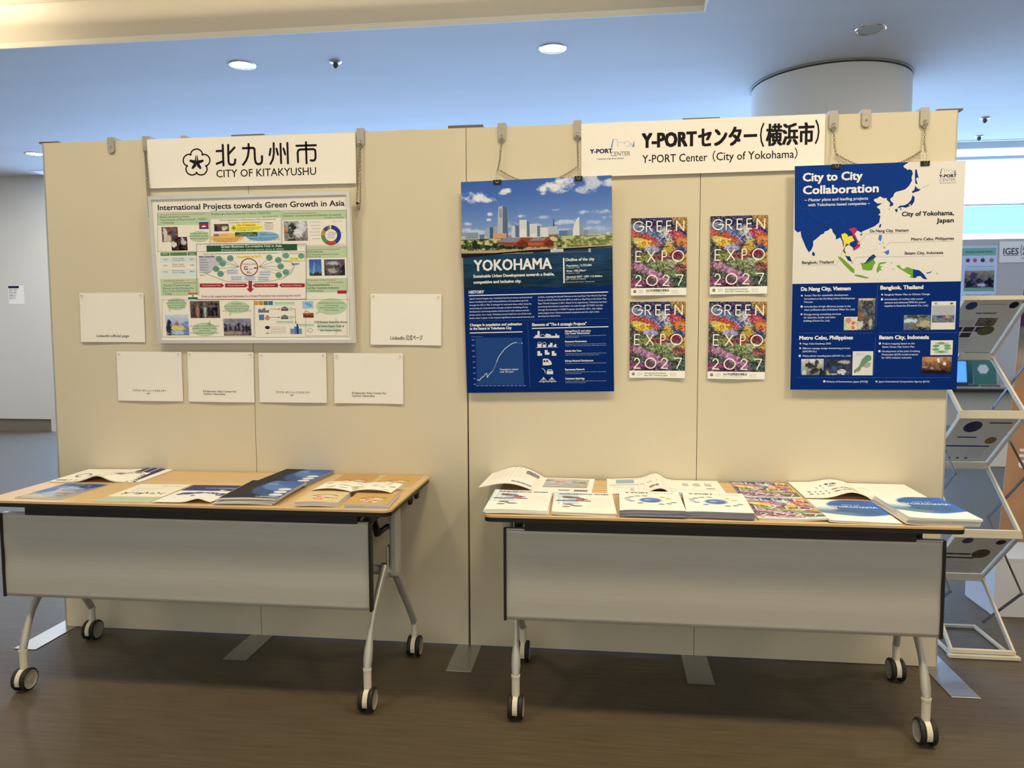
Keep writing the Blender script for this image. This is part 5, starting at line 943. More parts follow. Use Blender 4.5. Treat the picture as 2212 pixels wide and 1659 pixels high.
booklet('open_magazine', 'open magazine with one page lifting, at the far left end of the left table', 'magazine', -1.475, -.098, ZT+.0004, .375, .262, .0035, 4, open_cover, lambda u, v: .028*math.exp(-((u-.52)/.13)**2)*max(0, (v-.15))*1.1+.007*math.sin(PI*min(1, max(0, (u-.55)/.4)))*(1-v), mp=M_gloss, N=22)
def blue_photo(pr):
    G_(pr, 0, 0, 1, 1, 73, (95, 105, 140), (170, 165, 150), [(.4, .35, .3, .12, (165, 180, 205)), (.75, .15, .3, .12, (70, 75, 110)), (.5, .6, .35, .13, (180, 175, 175)), (.7, .65, .2, .05, (175, 135, 110)), (.15, .5, .12, .2, (90, 120, 175)), (.3, .85, .3, .1, (190, 180, 155))], 30, 32, 36, .6)
booklet('brochure', 'blue and grey photo brochure at the left front corner of the left table', 'brochure', -1.472, -.395, ZT+.0004, .183, .255, .003, -3, blue_photo, None)
def pale(pr):
    base(pr, (236, 224, 190)); R_(pr, 0, .72, 1, 1, (190, 190, 150), .8, 6); R_(pr, 0, .83, 1, .86, (165, 180, 150), 1); T_(pr, 'SDGs', .52, .13, .9, .03, (150, 155, 130), 3, .05); rg = random.Random(7)
    for i in range(34): x = .10+.8*rg.random(); E_(pr, x, .52+.12*rg.random()-.04*math.sin(x*3), .022, .012+.02*rg.random(), rg.choice([(200, 110, 85), (75, 90, 120), (190, 130, 90), (110, 120, 110), (170, 90, 80)]), 2, 8)
    for i in range(3): T_(pr, '持続可能な都市をめざして', .15, .25+i*.06, .75-.1*i, .02, (190, 180, 160))
booklet('brochure', 'pale cream and green brochure with tiny coloured figures on the left table', 'brochure', -1.150, -.388, ZT+.0004, .206, .30, .0015, 2.5, pale, None)
def map_cover(pr):
    base(pr, (236, 228, 212)); R_(pr, 0, 0, 1, .34, NV, .8, 6); T_(pr, '北九州市の環境国際協力', .35, .20, .92, .035, (190, 185, 190), 3, .03)
    for x, y, rx, ry in ((.25, .50, .13, .07), (.42, .46, .1, .05), (.72, .50, .10, .05), (.88, .55, .09, .08), (.15, .56, .06, .04), (.42, .62, .04, .03), (.62, .45, .12, .035)): E_(pr, x, y, rx, ry, (85, 85, 125), 1.6, 14)
    E_(pr, .2, .75, .02, .012, (205, 130, 110), 2, 8)
booklet('brochure', 'white brochure with a navy band and map, near corner curling up', 'brochure', -.928, -.385, ZT+.0004, .212, .295, .002, 2.5, map_cover, lambda u, v: .014*math.exp(-((u-.78)/.16)**2)*v**5+.003*v**3, pm=M_paper)
def dark_cover(pr):
    nx, ny = 40, 50; Y = np.linspace(0, 1, ny)[:, None]; X = np.linspace(0, 1, nx)[None, :]; im = np.zeros((ny, nx, 3))+np.array([44, 44, 48])
    def arc(cx, cy, r, c, s=14): 
        nonlocal im; d = np.sqrt((X-cx)**2+((Y-cy)*1.4)**2); m = np.clip((r-d)*s, 0, 1)[..., None]; im = im*(1-m)+np.array(c)*m
    arc(1.05, .45, .78, (62, 82, 118)); arc(.95, .22, .62, (92, 120, 165)); arc(1.1, .0, .60, (70, 98, 150)); arc(1.2, .75, .5, (55, 90, 140)); arc(.2, 1.15, .6, (40, 42, 50))
    pr.grid(0, 0, pr.W, pr.H, nx, ny, im, .6, mm=True); T_(pr, 'KITA', .42, .22, .58, .04, (190, 190, 195), 3, .04); T_(pr, '公益財団法人北九州国際技術協力協会', .50, .27, .97, .02, (150, 160, 180))
    for i in range(3): E_(pr, .86-.0*i, .50+i*.155, .115, .065, (222, 215, 200), 2)
    T_(pr, '2024 - 2025', .62, .96, .9, .03, (200, 200, 200)); R_(pr, .58, .91, .97, .94, (200, 195, 180), 1.5)
GD = 'dark blue curved pattern brochures on the left table'
pile('blue_brochure', 'top brochure of the rear dark blue pile on the left table', 'lower brochure in the rear dark blue pile on the left table', 'brochure', -.690, -.096, .21, .275, 5, .0032, -3, dark_cover, None, GD, pm=M_pages2, jit=.003)
pile('blue_brochure', 'top brochure of the fanned front dark blue pile, with three white ovals', 'lower brochure in the fanned front dark blue pile', 'brochure', -.705, -.388, .21, .290, 8, .0030, 3, dark_cover, lambda u, v: .003*math.sin(PI*(1-u))*v+.0035*(1-u)*(1-v), GD, jit=.006, jr=2.2, drift=(.022, .0), lowfn=None)
def orange(pr, k=(205, 158, 92)):
    base(pr, k); T_(pr, '北九州の暮らし', .25, .20, .85, .035, (185, 150, 95), 3); T_(pr, 'KITAKYUSHU', .3, .28, .8, .02, (175, 150, 100)); rg = random.Random(9)
    for i in range(14): E_(pr, .30+.45*rg.random(), .62+.22*rg.random(), .075, .045, rg.choice([(205, 120, 105), (225, 190, 160), (175, 85, 75), (230, 205, 175)]), 1.5+i*.02, 10)
    for i in range(9): a = PI+i*.35; E_(pr, .55+.28*math.cos(a), .60+.12*math.sin(a), .05, .022, (120, 145, 75), 2, 8)
    for i in range(5): E_(pr, .62+.06*i, .72+.03*(i % 2), .03, .02, (120, 140, 95), 2.2, 8)
pk = lambda pr: orange(pr, (222, 190, 135))
GO = 'tan flower patterned booklets on the left table'
booklet('tan_booklet', 'darker tan flower booklet lying alone at the back of the left table', 'booklet', -.446, -.080, ZT+.0004, .150, .208, .004, 4, lambda pr: orange(pr, (196, 148, 88)), bend_l, GO)
booklet('tan_booklet', 'tan flower booklet at the far right corner of the left table', 'booklet', -.272, -.078, ZT+.0004, .150, .200, .004, -1, orange, None, GO)
pile('tan_booklet', 'top booklet of the front tan pile, the left of two', 'lower booklet in the left front tan pile', 'booklet', -.438, -.432, .148, .21, 4, .0042, 4, pk, lambda u, v: .003*math.sin(PI*u)+.002*v*(1-u), GO, jit=.002)
pile('tan_booklet', 'top booklet of the tan pile at the right front corner of the left table', 'lower booklet in the right front tan pile', 'booklet', -.262, -.438, .148, .21, 4, .0040, 4, orange, None, GO, jit=.002)
def leaflet(pr):
    base(pr, (250, 240, 215), 20); rg = random.Random(12)
    for i in range(30): x, y = .06+.88*rg.random(), .12+.76*rg.random(); E_(pr, x, y, .03+.03*rg.random(), .03+.03*rg.random(), rg.choice([(205, 175, 120), (170, 180, 130), (215, 200, 130), (185, 150, 140), (165, 175, 155)]), 1.5, 9)
    for i in range(6): T_(pr, 'まちの見どころ', .08+.15*i, .2+.05*(i % 2), .18+.15*i, .035, (150, 135, 120))
booklet('open_leaflet', 'open white leaflet lying across both front tan piles', 'leaflet', -.362, -.300, ZT+.0185, .300, .150, .001, -1.5, leaflet, lambda u, v: .0105*abs(math.sin(PI*2*u))**.8*(.5+.5*v)+.001, pm=M_paper, N=25)

# --- right table
def news(pr):
    base(pr, (252, 244, 222)); R_(pr, 0, .0, .42, .62, (205, 212, 205), .8, 6); T_(pr, 'ENVIRONMENTAL AFFAIRS', .10, .115, .93, .055, (80, 95, 120), 3, .06); R_(pr, .04, .42, .62, .465, (65, 75, 110), 1.5)
    rg = random.Random(5)
    for x, y, rx, ry, c in ((.30, .27, .16, .04, (115, 85, 75)), (.22, .22, .1, .03, (140, 120, 110)), (.45, .33, .07, .03, (90, 85, 90)), (.36, .36, .12, .03, (175, 165, 160)), (.52, .36, .06, .022, (70, 70, 80)), (.25, .62, .09, .035, (140, 110, 90)), (.32, .68, .05, .02, (110, 85, 75)), (.40, .70, .09, .025, (95, 95, 90)), (.22, .74, .07, .03, (150, 110, 85))): E_(pr, x, y, rx, ry, c, 1.6+rg.random()*.3, 12)
    E_(pr, .44, .395, .075, .05, (215, 105, 85), 2.5); 
    for i in range(11): T_(pr, 'Yokohama environmental policy and international cooperation projects', .55, .30+i*.045, .94, .012, (190, 182, 165))
    T_(pr, 'Yokohama City Resources and Waste Recycling Bureau', .3, .93, .85, .012, (180, 170, 150))
GN = 'white newsletters on the right table'
pile('newsletter', 'top newsletter of the left pile, on the left front corner of the right table', 'lower newsletter in the left white pile on the right table', 'newsletter', .253, -.413, .208, .297, 5, .0028, 1, news, lambda u, v: .002*math.sin(u*4)*v+.005*math.exp(-u*6)*(1-v)*.5, GN, pm=M_paper, jit=.005, jr=1.5)
pile('newsletter', 'top newsletter of the second white pile from the left on the right table', 'lower newsletter in the second white pile on the right table', 'newsletter', .472, -.413, .208, .297, 4, .0026, 2, news, bend_l, GN, pm=M_paper, jit=.004)
def spread1(pr):
    base(pr, (252, 244, 222), 22); R_(pr, .53, .05, .96, .07, (140, 125, 110), 1.5); G_(pr, .54, .1, .95, .62, 81, (190, 180, 165), (185, 175, 160), [(.12, .15, .1, .1, (120, 110, 120)), (.35, .35, .12, .12, (200, 140, 110)), (.65, .4, .1, .1, (130, 150, 140)), (.85, .4, .1, .1, (150, 130, 110))], 15, 30, 16)
    R_(pr, .54, .62, .95, .66, (120, 125, 150), 2); R_(pr, .70, .80, .80, .86, (130, 115, 115), 2); R_(pr, .84, .78, .96, .90, (150, 125, 120), 2)
    R_(pr, .04, .06, .44, .08, (150, 135, 130), 2, 8)
    for i in range(6): T_(pr, 'Smart solutions for urban issues in emerging countries', .06, .2+i*.08, .40, .02, (185, 150, 135) if i < 3 else (150, 150, 165))
    G_(pr, .36, .1, .48, .3, 82, (120, 120, 135), (150, 140, 140)); R_(pr, .28, .82, .46, .9, (150, 145, 160), 2, 6)
booklet('open_magazine', 'open magazine, left page curling high, at the left end of the right table', 'magazine', .292, -.098, ZT+.0004, .418, .272, .0025, -2, spread1, lambda u, v: (.040*math.sin(PI*min(1, u/.52))**1.0*(1-.25*v) if u < .52 else 0)*(1 if u < .5 else .3)+.012*math.exp(-u*10), pm=M_paper, N=26)
def spread2(pr):
    base(pr, (250, 242, 220), 22); R_(pr, .03, .05, .42, .07, (150, 140, 130), 1.5, 8); R_(pr, .08, .10, .26, .36, (165, 180, 180), 1.5, 4)
    for i in range(5): R_(pr, .09, .13+i*.045, .25, .14+i*.045, (130, 150, 160), 2, 2)
    R_(pr, .02, .44, .44, .47, (120, 125, 155), 2, 8); T_(pr, 'City to City', .06, .62, .24, .04, (110, 110, 120)); G_(pr, .26, .5, .36, .58, 83, (120, 115, 110), (150, 145, 140)); R_(pr, .36, .72, .44, .82, (130, 120, 120), 2); G_(pr, .20, .66, .38, .85, 84, (225, 218, 200), (190, 180, 165))
    for i in range(4): G_(pr, .56+.1*i, .2, .62+.1*i, .4, 85+i, (200, 196, 180), (180, 178, 165), amp=20, nx=8, ny=8)
    R_(pr, .53, .08, .97, .09, (175, 165, 150), 1.5); R_(pr, .53, .66, .97, .67, (175, 165, 150), 1.5); R_(pr, .86, .52, .93, .58, (165, 140, 130), 2); R_(pr, .53, .85, .97, 1, (190, 180, 195), 1)
booklet('open_magazine', 'open magazine with faint diagrams, behind the two blue ring pamphlet piles', 'magazine', .768, -.098, ZT+.0004, .43, .275, .0022, 0, spread2, lambda u, v: .020*math.exp(-((u-.44)/.09)**2)+.006*math.sin(PI*u)*(u < .5), pm=M_paper, N=26)
def ring_cover(pr):
    base(pr, (250, 244, 228)); T_(pr, 'Y-PORT', .10, .13, .50, .055, (60, 60, 70), 3, .08); T_(pr, 'CENTER', .52, .145, .92, .05, (170, 170, 160), 3)
    nx = ny = 16; im = np.zeros((ny, nx, 3)); Y = np.linspace(-1, 1, ny)[:, None]; X = np.linspace(-1, 1, nx)[None, :]; d = np.sqrt(X*X+Y*Y)[..., None]; nn = noise2(nx, ny, 5, 5, 90)[..., None]
    E_(pr, .5, .50, .20, .15, (190, 200, 215), 1.3, 24); E_(pr, .5, .50, .165, .12, (95, 120, 165), 1.6, 24); E_(pr, .46, .48, .06, .04, (150, 165, 185), 1.8); E_(pr, .55, .53, .07, .035, (60, 90, 150), 1.9); T_(pr, 'YOKOHAMA', .40, .52, .60, .03, (200, 210, 220), 3)
    cs = [(125, 150, 100), (125, 150, 100), (130, 155, 95), (125, 150, 100), (230, 175, 80), (225, 165, 70), (120, 145, 110), (115, 145, 120), (110, 140, 110), (130, 130, 190), (120, 115, 185), (150, 150, 195)]
    for (x, y), c in zip(((.13, .40), (.20, .34), (.30, .29), (.42, .27), (.70, .33), (.80, .40), (.86, .60), (.78, .67), (.66, .70), (.20, .56), (.33, .66), (.14, .50)), cs): E_(pr, x, y, .052, .028, c, 2, 12)
GR = 'ring diagram pamphlets on the right table'
cur = lambda u, v: -.006*math.exp(-u*14)*v-.0*u+.006*v*.6
pile('ring_pamphlet', 'top pamphlet of the left ring diagram pile on the right table', 'lower pamphlet in the left ring diagram pile', 'pamphlet', .697, -.420, .208, .297, 8, .0028, -.5, ring_cover, lambda u, v: .004*(1-math.exp(-u*12))*v, GR, pm=M_pages2, jit=.0015, jr=.6)
pile('ring_pamphlet', 'top pamphlet of the right ring diagram pile, beside the floral flyers', 'lower pamphlet in the right ring diagram pile', 'pamphlet', .913, -.416, .208, .297, 8, .0027, -3, ring_cover, lambda u, v: .003*(1-math.exp(-u*12))*v, GR, pm=M_pages2, jit=.002, jr=.8)
GE = 'floral flyers on the right table'
booklet('floral_flyer', 'floral flyer lying at the back of the right table', 'flyer', 1.133, -.100, ZT+.0004, .210, .280, .0012, -.5, lambda pr: flyer_print(pr, True, (255, 252, 240), ART*1.22+14), None, GE)  # art and letters lightened: the sheen on the table is put into the colour
pile('floral_flyer', 'top floral flyer of the front pile on the right table', 'lower floral flyer in the front pile', 'flyer', 1.130, -.408, .210, .297, 4, .0016, 0, lambda pr: flyer_print(pr, True, (255, 252, 240), ART*1.22+14), lambda u, v: .009*max(0, u-.6)*max(0, v-.75)*6, GE, pm=M_paper, jit=.003)  # same lightened art, with the sheen put into its colours
def port_cover(pr):
    nx, ny = 44, 56; Y = np.linspace(0, 1, ny)[:, None]; X = np.linspace(0, 1, nx)[None, :]; im = np.zeros((ny, nx, 3))+np.array([236, 236, 222])
    def mk(m, c): 
        nonlocal im; m = np.clip(m, 0, 1)[..., None]; im = im*(1-m)+np.array(c)*m
    mk((Y-.36)*8+X*0, (168, 182, 180)); mk((Y-.48)*10+X*0, (105, 130, 142)); mk((1-np.sqrt(((X-.72)/.52)**2+((Y-.30)/.34)**2))*12, (66, 100, 155)); mk((X-.45)*6*np.clip((Y-.1)*6, 0, 1), (66, 102, 160))
    mk((1-np.sqrt(((X-.62)/.45)**2+((Y-.55)/.10)**2))*4, (75, 100, 118)); mk((X-.8)*6+Y*0-.2, (62, 110, 185)); mk((Y-.70-.08*np.sin(X*4-.6)+.03*X)*40, (252, 242, 224)); mk((.22-X-.5*Y+0)*6, (232, 228, 212))
    pr.grid(0, 0, pr.W, pr.H, nx, ny, im, .6, mm=True)
    T_(pr, 'CITY OF', .45, .28, .72, .04, (190, 205, 225), 3, .03); T_(pr, 'YOKOHAMA', .30, .375, .95, .06, (205, 215, 225), 3, .05)
    W, H = fx(pr)
    for x in (.16, .23, .27): pr._add([(x*W, .30*H), ((x+.025)*W, .30*H), ((x+.055)*W, .46*H), ((x+.03)*W, .46*H)], [(0, 1, 2, 3)], ink((225, 215, 195)), 2)
    for i in range(3): T_(pr, 'Minato Mirai', .04, .40+i*.02, .2, .01, (140, 150, 150))
GB = 'white and blue harbour brochures on the right table'
def spread3(pr):
    base(pr, (252, 246, 226), 22); W, H = fx(pr)
    for k, (x, y, c) in enumerate(((.18, .42, (85, 110, 140)), (.215, .33, (75, 85, 110)), (.27, .30, (60, 75, 90)), (.33, .33, (70, 100, 100)), (.30, .44, (150, 185, 185)), (.24, .47, (165, 195, 190)), (.20, .46, (165, 190, 200)))): E_(pr, x, y, .030, .05, c, 2, 12)
    for r_ in range(2):
        for c_ in range(3): R_(pr, .07+.135*c_, .62+.14*r_, .19+.135*c_, .68+.14*r_, ((130, 105, 95), (145, 125, 105), (120, 110, 110))[c_], 2, 4)
    for i in range(5): T_(pr, 'Yokohama Partnership of Resources and Technologies', .56, .12+i*.09, .93, .02, (205, 200, 180))
    T_(pr, 'Message', .54, .35, .60, .05, (160, 155, 140)); R_(pr, .52, .88, .8, .90, (180, 150, 130), 2)
booklet('open_magazine', 'open white booklet with a ring of blue dots on the right table', 'magazine', 1.462, -.100, ZT+.0004, .425, .275, .0022, -1, spread3, lambda u, v: .020*math.exp(-((u-.37)/.13)**2)*(u < .5)*(.7+.5*v)+.002, pm=M_paper, N=28)
pile('harbour_brochure', 'top brochure of the left blue and white pile on the right table', 'lower brochure in the left blue and white pile', 'brochure', 1.343, -.425, .210, .297, 3, .0025, -1.5, port_cover, bend_l, GB, pm=M_paper, jit=.003)
pile('harbour_brochure', 'top brochure of the thick right blue and white pile overhanging the table end', 'lower brochure in the thick right blue and white pile', 'brochure', 1.562, -.425, .212, .297, 8, .0030, .5, port_cover, lambda u, v: .004*math.exp(-u*5), GB, pm=M_paper, jit=.0025, drift=(.006, -.004))

PAPER_LIGHT = (0.88, 0.75, 0.545)
# ================================================================== ZIGZAG BROCHURE RACK
RX0, RX1, YN, YR = 1.915, 2.168, .150, .435
t = thing('brochure_rack', 'folding zigzag brochure rack with aluminium frames beside the right end of the panels', 'brochure rack', (2.04, .30, 0))
nodes = [('n', 1.437), ('f', 1.193), ('n', .978), ('f', .730), ('n', .506), ('f', .245), ('n', .020)]
Yp = lambda s: YN if s == 'n' else YR
def bar(m, a, b, w_, h_):
    m.tube([a, b], [(w_, h_)]*2, 4)
for i in range(6):
    a, b = nodes[i], nodes[i+1]; ya, za, yb_, zb = Yp(a[0]), a[1], Yp(b[0]), b[1]
    d = Vector((0, yb_-ya, zb-za)).normalized(); ya += d.y*.012; za += d.z*.012; yb_ -= d.y*.012; zb -= d.z*.012; m = MB()
    dn = abs(zb-za)
    for x in (RX0+.010, RX1-.010): m.tube([(x, ya, za), (x, yb_, zb)], [(.0135, .006)]*2, 4, side=(1, 0, 0))
    m.box(RX0, ya-.008, za-.008, RX1, ya+.008, za+.008); m.box(RX0+.004, yb_-.008, zb-.007, RX1-.004, yb_+.008, zb+.007)
    f = m.make('shelf_frame', M_rack, t); n = Vector((0, -(zb-za), yb_-ya)).normalized(); 
    P = [Vector((x, y, z)) for x, y, z in ((RX0+.014, ya, za), (RX1-.014, ya, za), (RX1-.014, yb_, zb), (RX0+.014, yb_, zb))]
    m = MB(); m.add([p+n*.001 for p in P]+[p-n*.001 for p in P], [(0, 1, 2, 3), (7, 6, 5, 4), (0, 4, 5, 1), (1, 5, 6, 2), (2, 6, 7, 3), (3, 7, 4, 0)]); m.make('acrylic_shelf', M_acryl, f)
m = MB(); m.box(RX0-.004, YN-.012, .004, RX1+.008, YN+.012, .016); m.box(RX0+.006, YN+.012, .004, RX0+.020, YR+.03, .014); m.box(RX1-.020, YN+.012, .004, RX1-.006, YR+.03, .014); m.box(RX0+.006, YR+.03, .004, RX1-.006, YR+.045, .014)
f = m.make('foot_frame', M_rack, t)
for x in (RX0+.02, RX1-.02): MB().lathe([(.012, -.004), (.012, .004)], (x, YN+.02, .004), n=12).make('rubber_foot', M_rubber, f)
for x in (RX0-.006, RX1+.006):
    zz = [('n', 1.215), ('f', .975), ('n', .745), ('f', .505), ('n', .272), ('f', .045)]
    for a, b in zip(zz, zz[1:]):
        m = MB(); e = .018
        m.tube([(x, Yp(a[0])-(.0 if a[0] == 'n' else 0), a[1]), (x, Yp(b[0]), b[1])], [(.008, .002)]*2, 4, side=(1, 0, 0)); m.cyl((x-.003, Yp(b[0]), b[1]), (x+.003, Yp(b[0]), b[1]), .007, 10); m.make('scissor_arm', M_dark, t)
def rack_sheet(i, label, fn):
    a, b = nodes[i], nodes[i+1]; A = Vector((0, Yp(a[0]), a[1])); B_ = Vector((0, Yp(b[0]), b[1])); d = (B_-A); L = d.length; d = d.normalized(); n = Vector((0, d.z, -d.y)); n = n if n.y < 0 else -n
    c = A+d*(L/2); c.x = (RX0+RX1)/2; w_, h_ = .208, L-.050
    o = thing('rack_flyer', label, 'flyer', tuple(c), 'flyers seen through the rack shelves')
    m = MB(); ex = Vector((1, 0, 0)); off = -n*.0035
    v = [ex*sx*w_/2-d*sz*h_/2+off-n*q for q in (0, .002) for sx, sz in ((-1, -1), (1, -1), (1, 1), (-1, 1))]
    m.add(v, [(0, 1, 2, 3), (7, 6, 5, 4), (0, 4, 5, 1), (1, 5, 6, 2), (2, 6, 7, 3), (3, 7, 4, 0)]); spart('paper', m, M_paper, o)
    pr = Print(w_*1000, h_*1000); fn(pr); pr.build('print', M_print, o, lambda x, y, l: tuple(ex*(x/1000-w_/2)-d*(h_/2-y/1000)+off+n*(.0001+l)), .00005)
def rf1(pr):
    E_(pr, .14, .11, .10, .07, (60, 75, 110)); E_(pr, .88, .10, .08, .06, (40, 40, 55)); T_(pr, 'International Cooperation', .28, .09, .74, .022, (70, 70, 80)); T_(pr, 'PARTNERSHIP', .30, .26, .66, .03, (40, 50, 90), 3, .05)
    G_(pr, .4, .33, .75, .48, 91, (125, 110, 85), (110, 95, 75)); E_(pr, .66, .57, .15, .09, (105, 100, 55), 2)
    for r_ in range(2):
        for c_ in range(3-r_): R_(pr, .02+.22*c_, .50+.11*r_, .21+.22*c_, .59+.11*r_, (75, 62, 60), 2, 2)
    for i in range(6): T_(pr, 'projects in Asian cities since 2011', .05, .38+.0*i+.09*i*.2, .36, .012, (120, 115, 110))
    for i in range(4): T_(pr, 'renewable energy and water', .04, .75+i*.05, .5, .014, (120, 115, 110))
def rf2(pr):
    E_(pr, .30, .20, .16, .12, (60, 62, 85)); R_(pr, .55, .10, .95, .125, (50, 55, 110), 2); R_(pr, .15, .42, .50, .445, (50, 55, 110), 2); R_(pr, .05, .62, .85, .65, (45, 55, 120), 2); E_(pr, .80, .50, .10, .08, (150, 110, 70), 2)
    for i in range(5): T_(pr, 'sustainable low carbon city design', .5, .70+i*.05, .82, .014, (80, 80, 100))
    for i in range(4): E_(pr, .1+.16*i, .92, .03, .02, (60, 55, 55), 2, 8)
def rf3(pr):
    E_(pr, .25, .12, .10, .07, (70, 75, 90)); E_(pr, .86, .14, .09, .06, (50, 50, 60)); R_(pr, .05, .45, .5, .49, (70, 62, 60), 2); R_(pr, .02, .55, .62, .59, (80, 70, 65), 2); E_(pr, .68, .45, .16, .12, (95, 78, 60), 2)
    for i in range(4): T_(pr, 'waste and recycling in cities', .1, .7+i*.06, .7, .015, (110, 105, 100))
rack_sheet(0, 'flyer in the top shelf of the zigzag rack', rf1); rack_sheet(2, 'flyer in the middle shelf of the zigzag rack', rf2); rack_sheet(4, 'flyer in the lowest filled shelf of the zigzag rack', rf3)

# ================================================================== THE BOOTH BEHIND, ON THE RIGHT
t = thing('rear_partition', 'pale grey partition of the booth behind, at the right edge', 'partition', (4.9, 5.0, 0))
for i in range(3): MB().box(3.70+i*.9+.002, 4.98, .01, 4.60+i*.9-.002, 5.02, 2.165).make('panel_board', mat('pale grey cloth', (0.52, 0.52, 0.54), .9), t)
t = thing('booth_sign', 'white sign with underlined capitals on the grey partition behind', 'sign', (4.75, 4.974, 2.03)); MB().box(4.35, 4.970, 1.935, 5.25, 4.978, 2.138).make('board', M_board, t)
pr = Print(900, 203); pr.t('IGES', 36, 125, 172, 60, (60, 62, 70), 2, .02); pr.rmm(36, 133, 172, 138, (60, 62, 70), 2); pr.t('（公財）地球環境戦略研究機関', 190, 130, 860, 75, (60, 62, 70), 2, .01); pr.t('Institute for Global Environmental Strategies', 205, 172, 800, 20, (90, 92, 100), 2)
pr.build('lettering', M_print, t, lambda x, y, l: (x/1000-.40, -.0045-l, .108-y/1000), .0003)
t = thing('booth_poster', 'poster with a green header and meeting photograph on the partition behind', 'poster', (4.09, 4.974, 1.75)); MB().box(3.80, 4.972, 1.30, 4.335, 4.978, 2.10).make('board', M_board, t)
pr = Print(535, 800); pr.rmm(0, 0, 535, 800, (190, 192, 205), .5); pr.rmm(0, 20, 520, 95, (130, 165, 135), 1); pr.t('International Cooperation Networks', 240, 68, 490, 22, (70, 110, 85), 2, .03)
for x, c in ((265, (110, 60, 90)), (330, (185, 70, 100)), (400, (60, 65, 80)), (480, (150, 120, 80))): pr._add([(x+(24 if k % 2 else 16)*math.cos(k*PI/7), 140+(24 if k % 2 else 16)*math.sin(k*PI/7)) for k in range(14)], [tuple(range(14))], ink(c), 2)
pr.t('Training programme on waste', 245, 205, 505, 14, (90, 95, 110), 2); pr.rmm(240, 215, 510, 235, (165, 185, 175), 1)
pr.photo(240, 240, 512, 405, 95, (150, 125, 95), (70, 68, 72), [(.3, .25, .15, .2, (60, 62, 80)), (.15, .75, .15, .25, (35, 38, 50)), (.5, .6, .1, .15, (60, 50, 60)), (.6, .85, .15, .1, (185, 180, 185)), (.85, .7, .15, .3, (30, 30, 38))], amp=25); pr.rmm(235, 405, 515, 440, (120, 150, 115), 1); pr.t('Site visit report', 260, 480, 480, 14, (100, 100, 110), 2)
pr.build('print', M_print, t, lambda x, y, l: (-.29+x/1000, -.0035-l, .35-y/1000), .0003)
t = thing('booth_table', 'grey topped table with black edge in the booth behind', 'table', (4.4, 4.65, 0))
MB().rbox(3.55, 4.40, .745, 5.3, 4.95, .765, .004).make('tabletop', mat('grey laminate', (.42, .40, .37), .5), t); MB().box(3.55, 4.39, .712, 5.3, 4.43, .744).make('edge_band', M_black, t)
MB().box(3.62, 4.46, .40, 5.2, 4.48, .710).make('modesty_panel', M_modesty, t)
for x in (3.6, 5.25):
    for y in (4.48, 4.9): MB().cyl((x, y, 0), (x, y, .711), .02, 10).make('leg', M_silver, t)
t = thing('tablet_computer', 'black tablet with a glowing blue screen on the table behind', 'tablet', (3.84, 4.5, .766))
m = MB(); Z0 = .772; m.prism([(4.50, Z0), (4.512, Z0), (4.555, 1.005), (4.543, 1.005)], lambda p, d: (d, p[0], p[1]), 3.66, 3.905); m.make('screen_case', M_black, t)
m = MB(); m.add([(3.74, 4.5035, .80), (3.892, 4.5035, .80), (3.892, 4.5395, .992), (3.74, 4.5395, .992)], [(0, 1, 2, 3)]); m.make('display', mat('blue screen glow', (0.02, .05, .1), emit=(.07, .30, .95), estr=1.5), t)
MB().rbox(3.66, 4.42, .7665, 3.96, 4.498, .776, .002).make('keyboard', M_black, t)
TEAL = mat('teal card', (.03, .18, .17), .5)
def standup(x0, x1, z1, y, label, hexes, txt=None):
    o = thing('display_folder', label, 'folder', ((x0+x1)/2, y, .766), 'teal display folders on the rear table'); MB().prism([(y, .7665), (y+.02, .7665), (y+.05, z1), (y+.04, z1)], lambda p, d: (d, p[0], p[1]), x0, x1).make('cover', TEAL, o)
    pr = Print((x1-x0)*1000, (z1-.7665)*1000); H = pr.H
    for hx_, hz, r_ in hexes: pr._add([(hx_+r_*math.cos(k*PI/3), hz+r_*.9*math.sin(k*PI/3)) for k in range(6)], [tuple(range(6))], ink((205, 200, 205)), 1); pr._add([(hx_, hz), (hx_+r_, hz), (hx_+r_*.5, hz+r_*.78)], [(0, 1, 2)], ink((220, 205, 170)), 2)
    if txt: pr.t(txt, pr.W*.55, 40, pr.W*.85, 22, (200, 215, 205), 2, .04)
    pr.build('print', M_print, o, lambda x, y_, l: (x/1000-(x1-x0)/2, (.04*(H-y_)/H)-.002-l, (H-y_)/1000+.0005), .0004)
standup(4.00, 4.20, .985, 4.60, 'shorter teal folder with a white crystal shape on the table behind', [(85, 70, 52)])
standup(4.00, 4.225, 1.12, 4.78, 'taller teal folder leaning behind the shorter one on the rear table', [(200, 210, 45)], 'IGES')
for (x, y, w_, c, l) in ((4.03, 4.50, .16, (.35, .25, .14), 'brown leaflet lying in front of the teal folders on the rear table'), (4.18, 4.47, .10, (.62, .58, .52), 'cream card lying at the right of the rear table')):
    o = MB().rbox(x, y, .7655, x+w_, y+.07, .775, .001).make('leaflet', mat('leaflet '+l[:5], c, .6), loc=(x, y, .7655)); tag(o, l, 'leaflet')
o = MB().tube([(3.98, 4.43, .772), (4.14, 4.41, .772)], .006, 8).make('pen', M_black, loc=(3.98, 4.43, .772)); tag(o, 'black pen on the front edge of the rear table', 'pen')
t = thing('white_carton', 'low cream carton on the floor below the rear table', 'box', (4.4, 4.6, 0)); MB().rbox(4.12, 4.55, .001, 4.42, 4.85, .62, .004).make('body', M_cream, t)
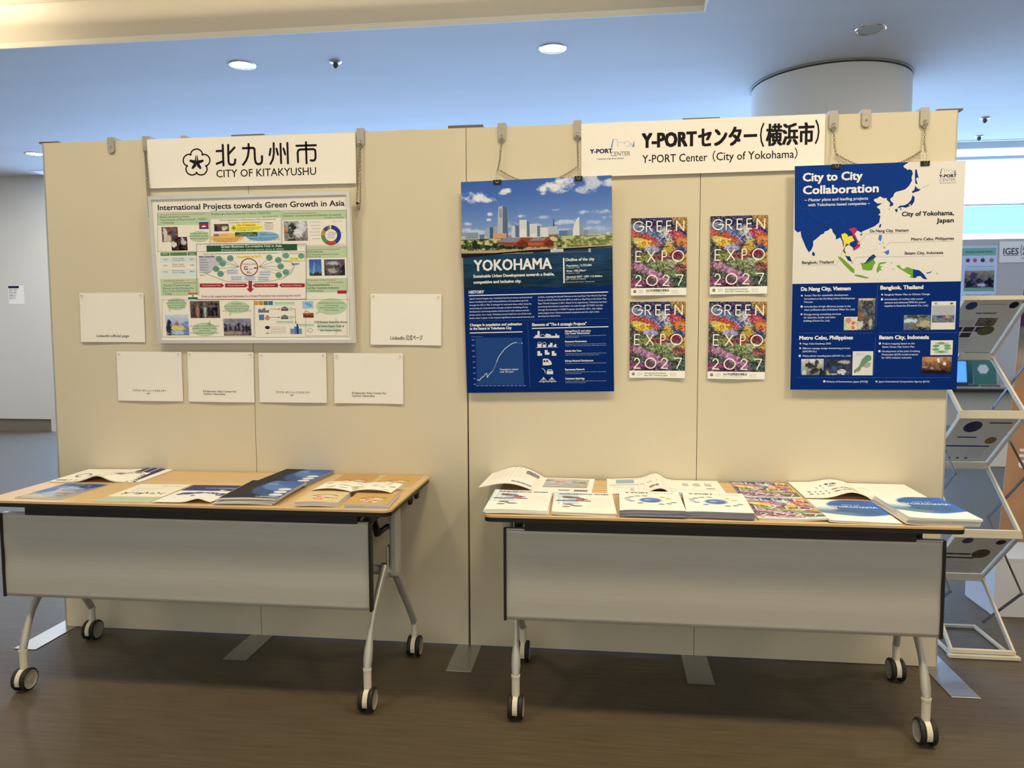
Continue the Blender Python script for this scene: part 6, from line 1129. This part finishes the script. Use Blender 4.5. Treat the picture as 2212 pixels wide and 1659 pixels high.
# roll-up banner and the white box before it
t = thing('roll_up_banner', 'roll up banner with purple blossom and orange lower half at the right edge', 'banner', (2.95, 1.12, 0))
def bx(z): return 2.535+.052*z
m = MB(); zs = [.05+k*.21 for k in range(10)]; m.add([(bx(z), 1.10, z) for z in zs]+[(bx(z)+.80, 1.10, z) for z in zs]+[(bx(z), 1.103, z) for z in zs]+[(bx(z)+.80, 1.103, z) for z in zs], [(i, 10+i, 11+i, i+1) for i in range(9)]+[(20+i, 21+i, 31+i, 30+i) for i in range(9)]); m.make('sheet', M_paper, t)
nx, ny = 44, 90; Yg = np.linspace(0, 1, ny)[:, None]; Xg = np.linspace(0, 1, nx)[None, :]; n1 = noise2(nx, ny, 8, 18, 97)[..., None]
im = np.where(Yg[..., None] < .42, np.array([120, 110, 135])+(n1-.5)*150*np.array([.9, 1.0, .8]), np.array([190, 145, 100])+(n1-.5)*30)+0*Xg[..., None]; im[:, :3] = np.array([60, 35, 55])
k_ = np.clip((Yg[..., None]-.34)/.16, 0, 1); im = (np.array([120, 125, 115])+(n1-.5)*120)*(1-k_)+(np.array([178, 128, 84])+(n1-.5)*22)*k_+0*Xg[..., None]; im[:30, :2] = np.array([75, 35, 70])
pr = Print(800, 1890); pr.grid(0, 0, 800, 1890, nx, ny, im, .5, mm=True); pr.t('まちづくり', 60, 1330, 560, 90, (225, 220, 215), 2, .03)
pr.build('print', M_print, t, lambda x, y, l: (bx(.05+(1890-y)/1000)+x/1000-2.95, -.0205-l, .05+(1890-y)/1000), .0003)
MB().rbox(2.53, 1.04, .002, 3.38, 1.18, .055, .01).make('base_cassette', M_silver, t); MB().cyl((2.95, 1.14, .05), (3.0, 1.13, 1.94), .008, 8).make('support_pole', M_dark, t)
t = thing('white_box', 'white cardboard box on the floor in front of the roll up banner', 'box', (2.55, .75, 0)); MB().rbox(2.305, .62, .001, 2.80, .90, .270, .003).make('body', mat('white carton', (.62, .64, .70), .7), t); MB().box(2.31, .6185, .262, 2.795, .90, .2745).make('lid', mat('white carton', (.62, .64, .70), .7), t)
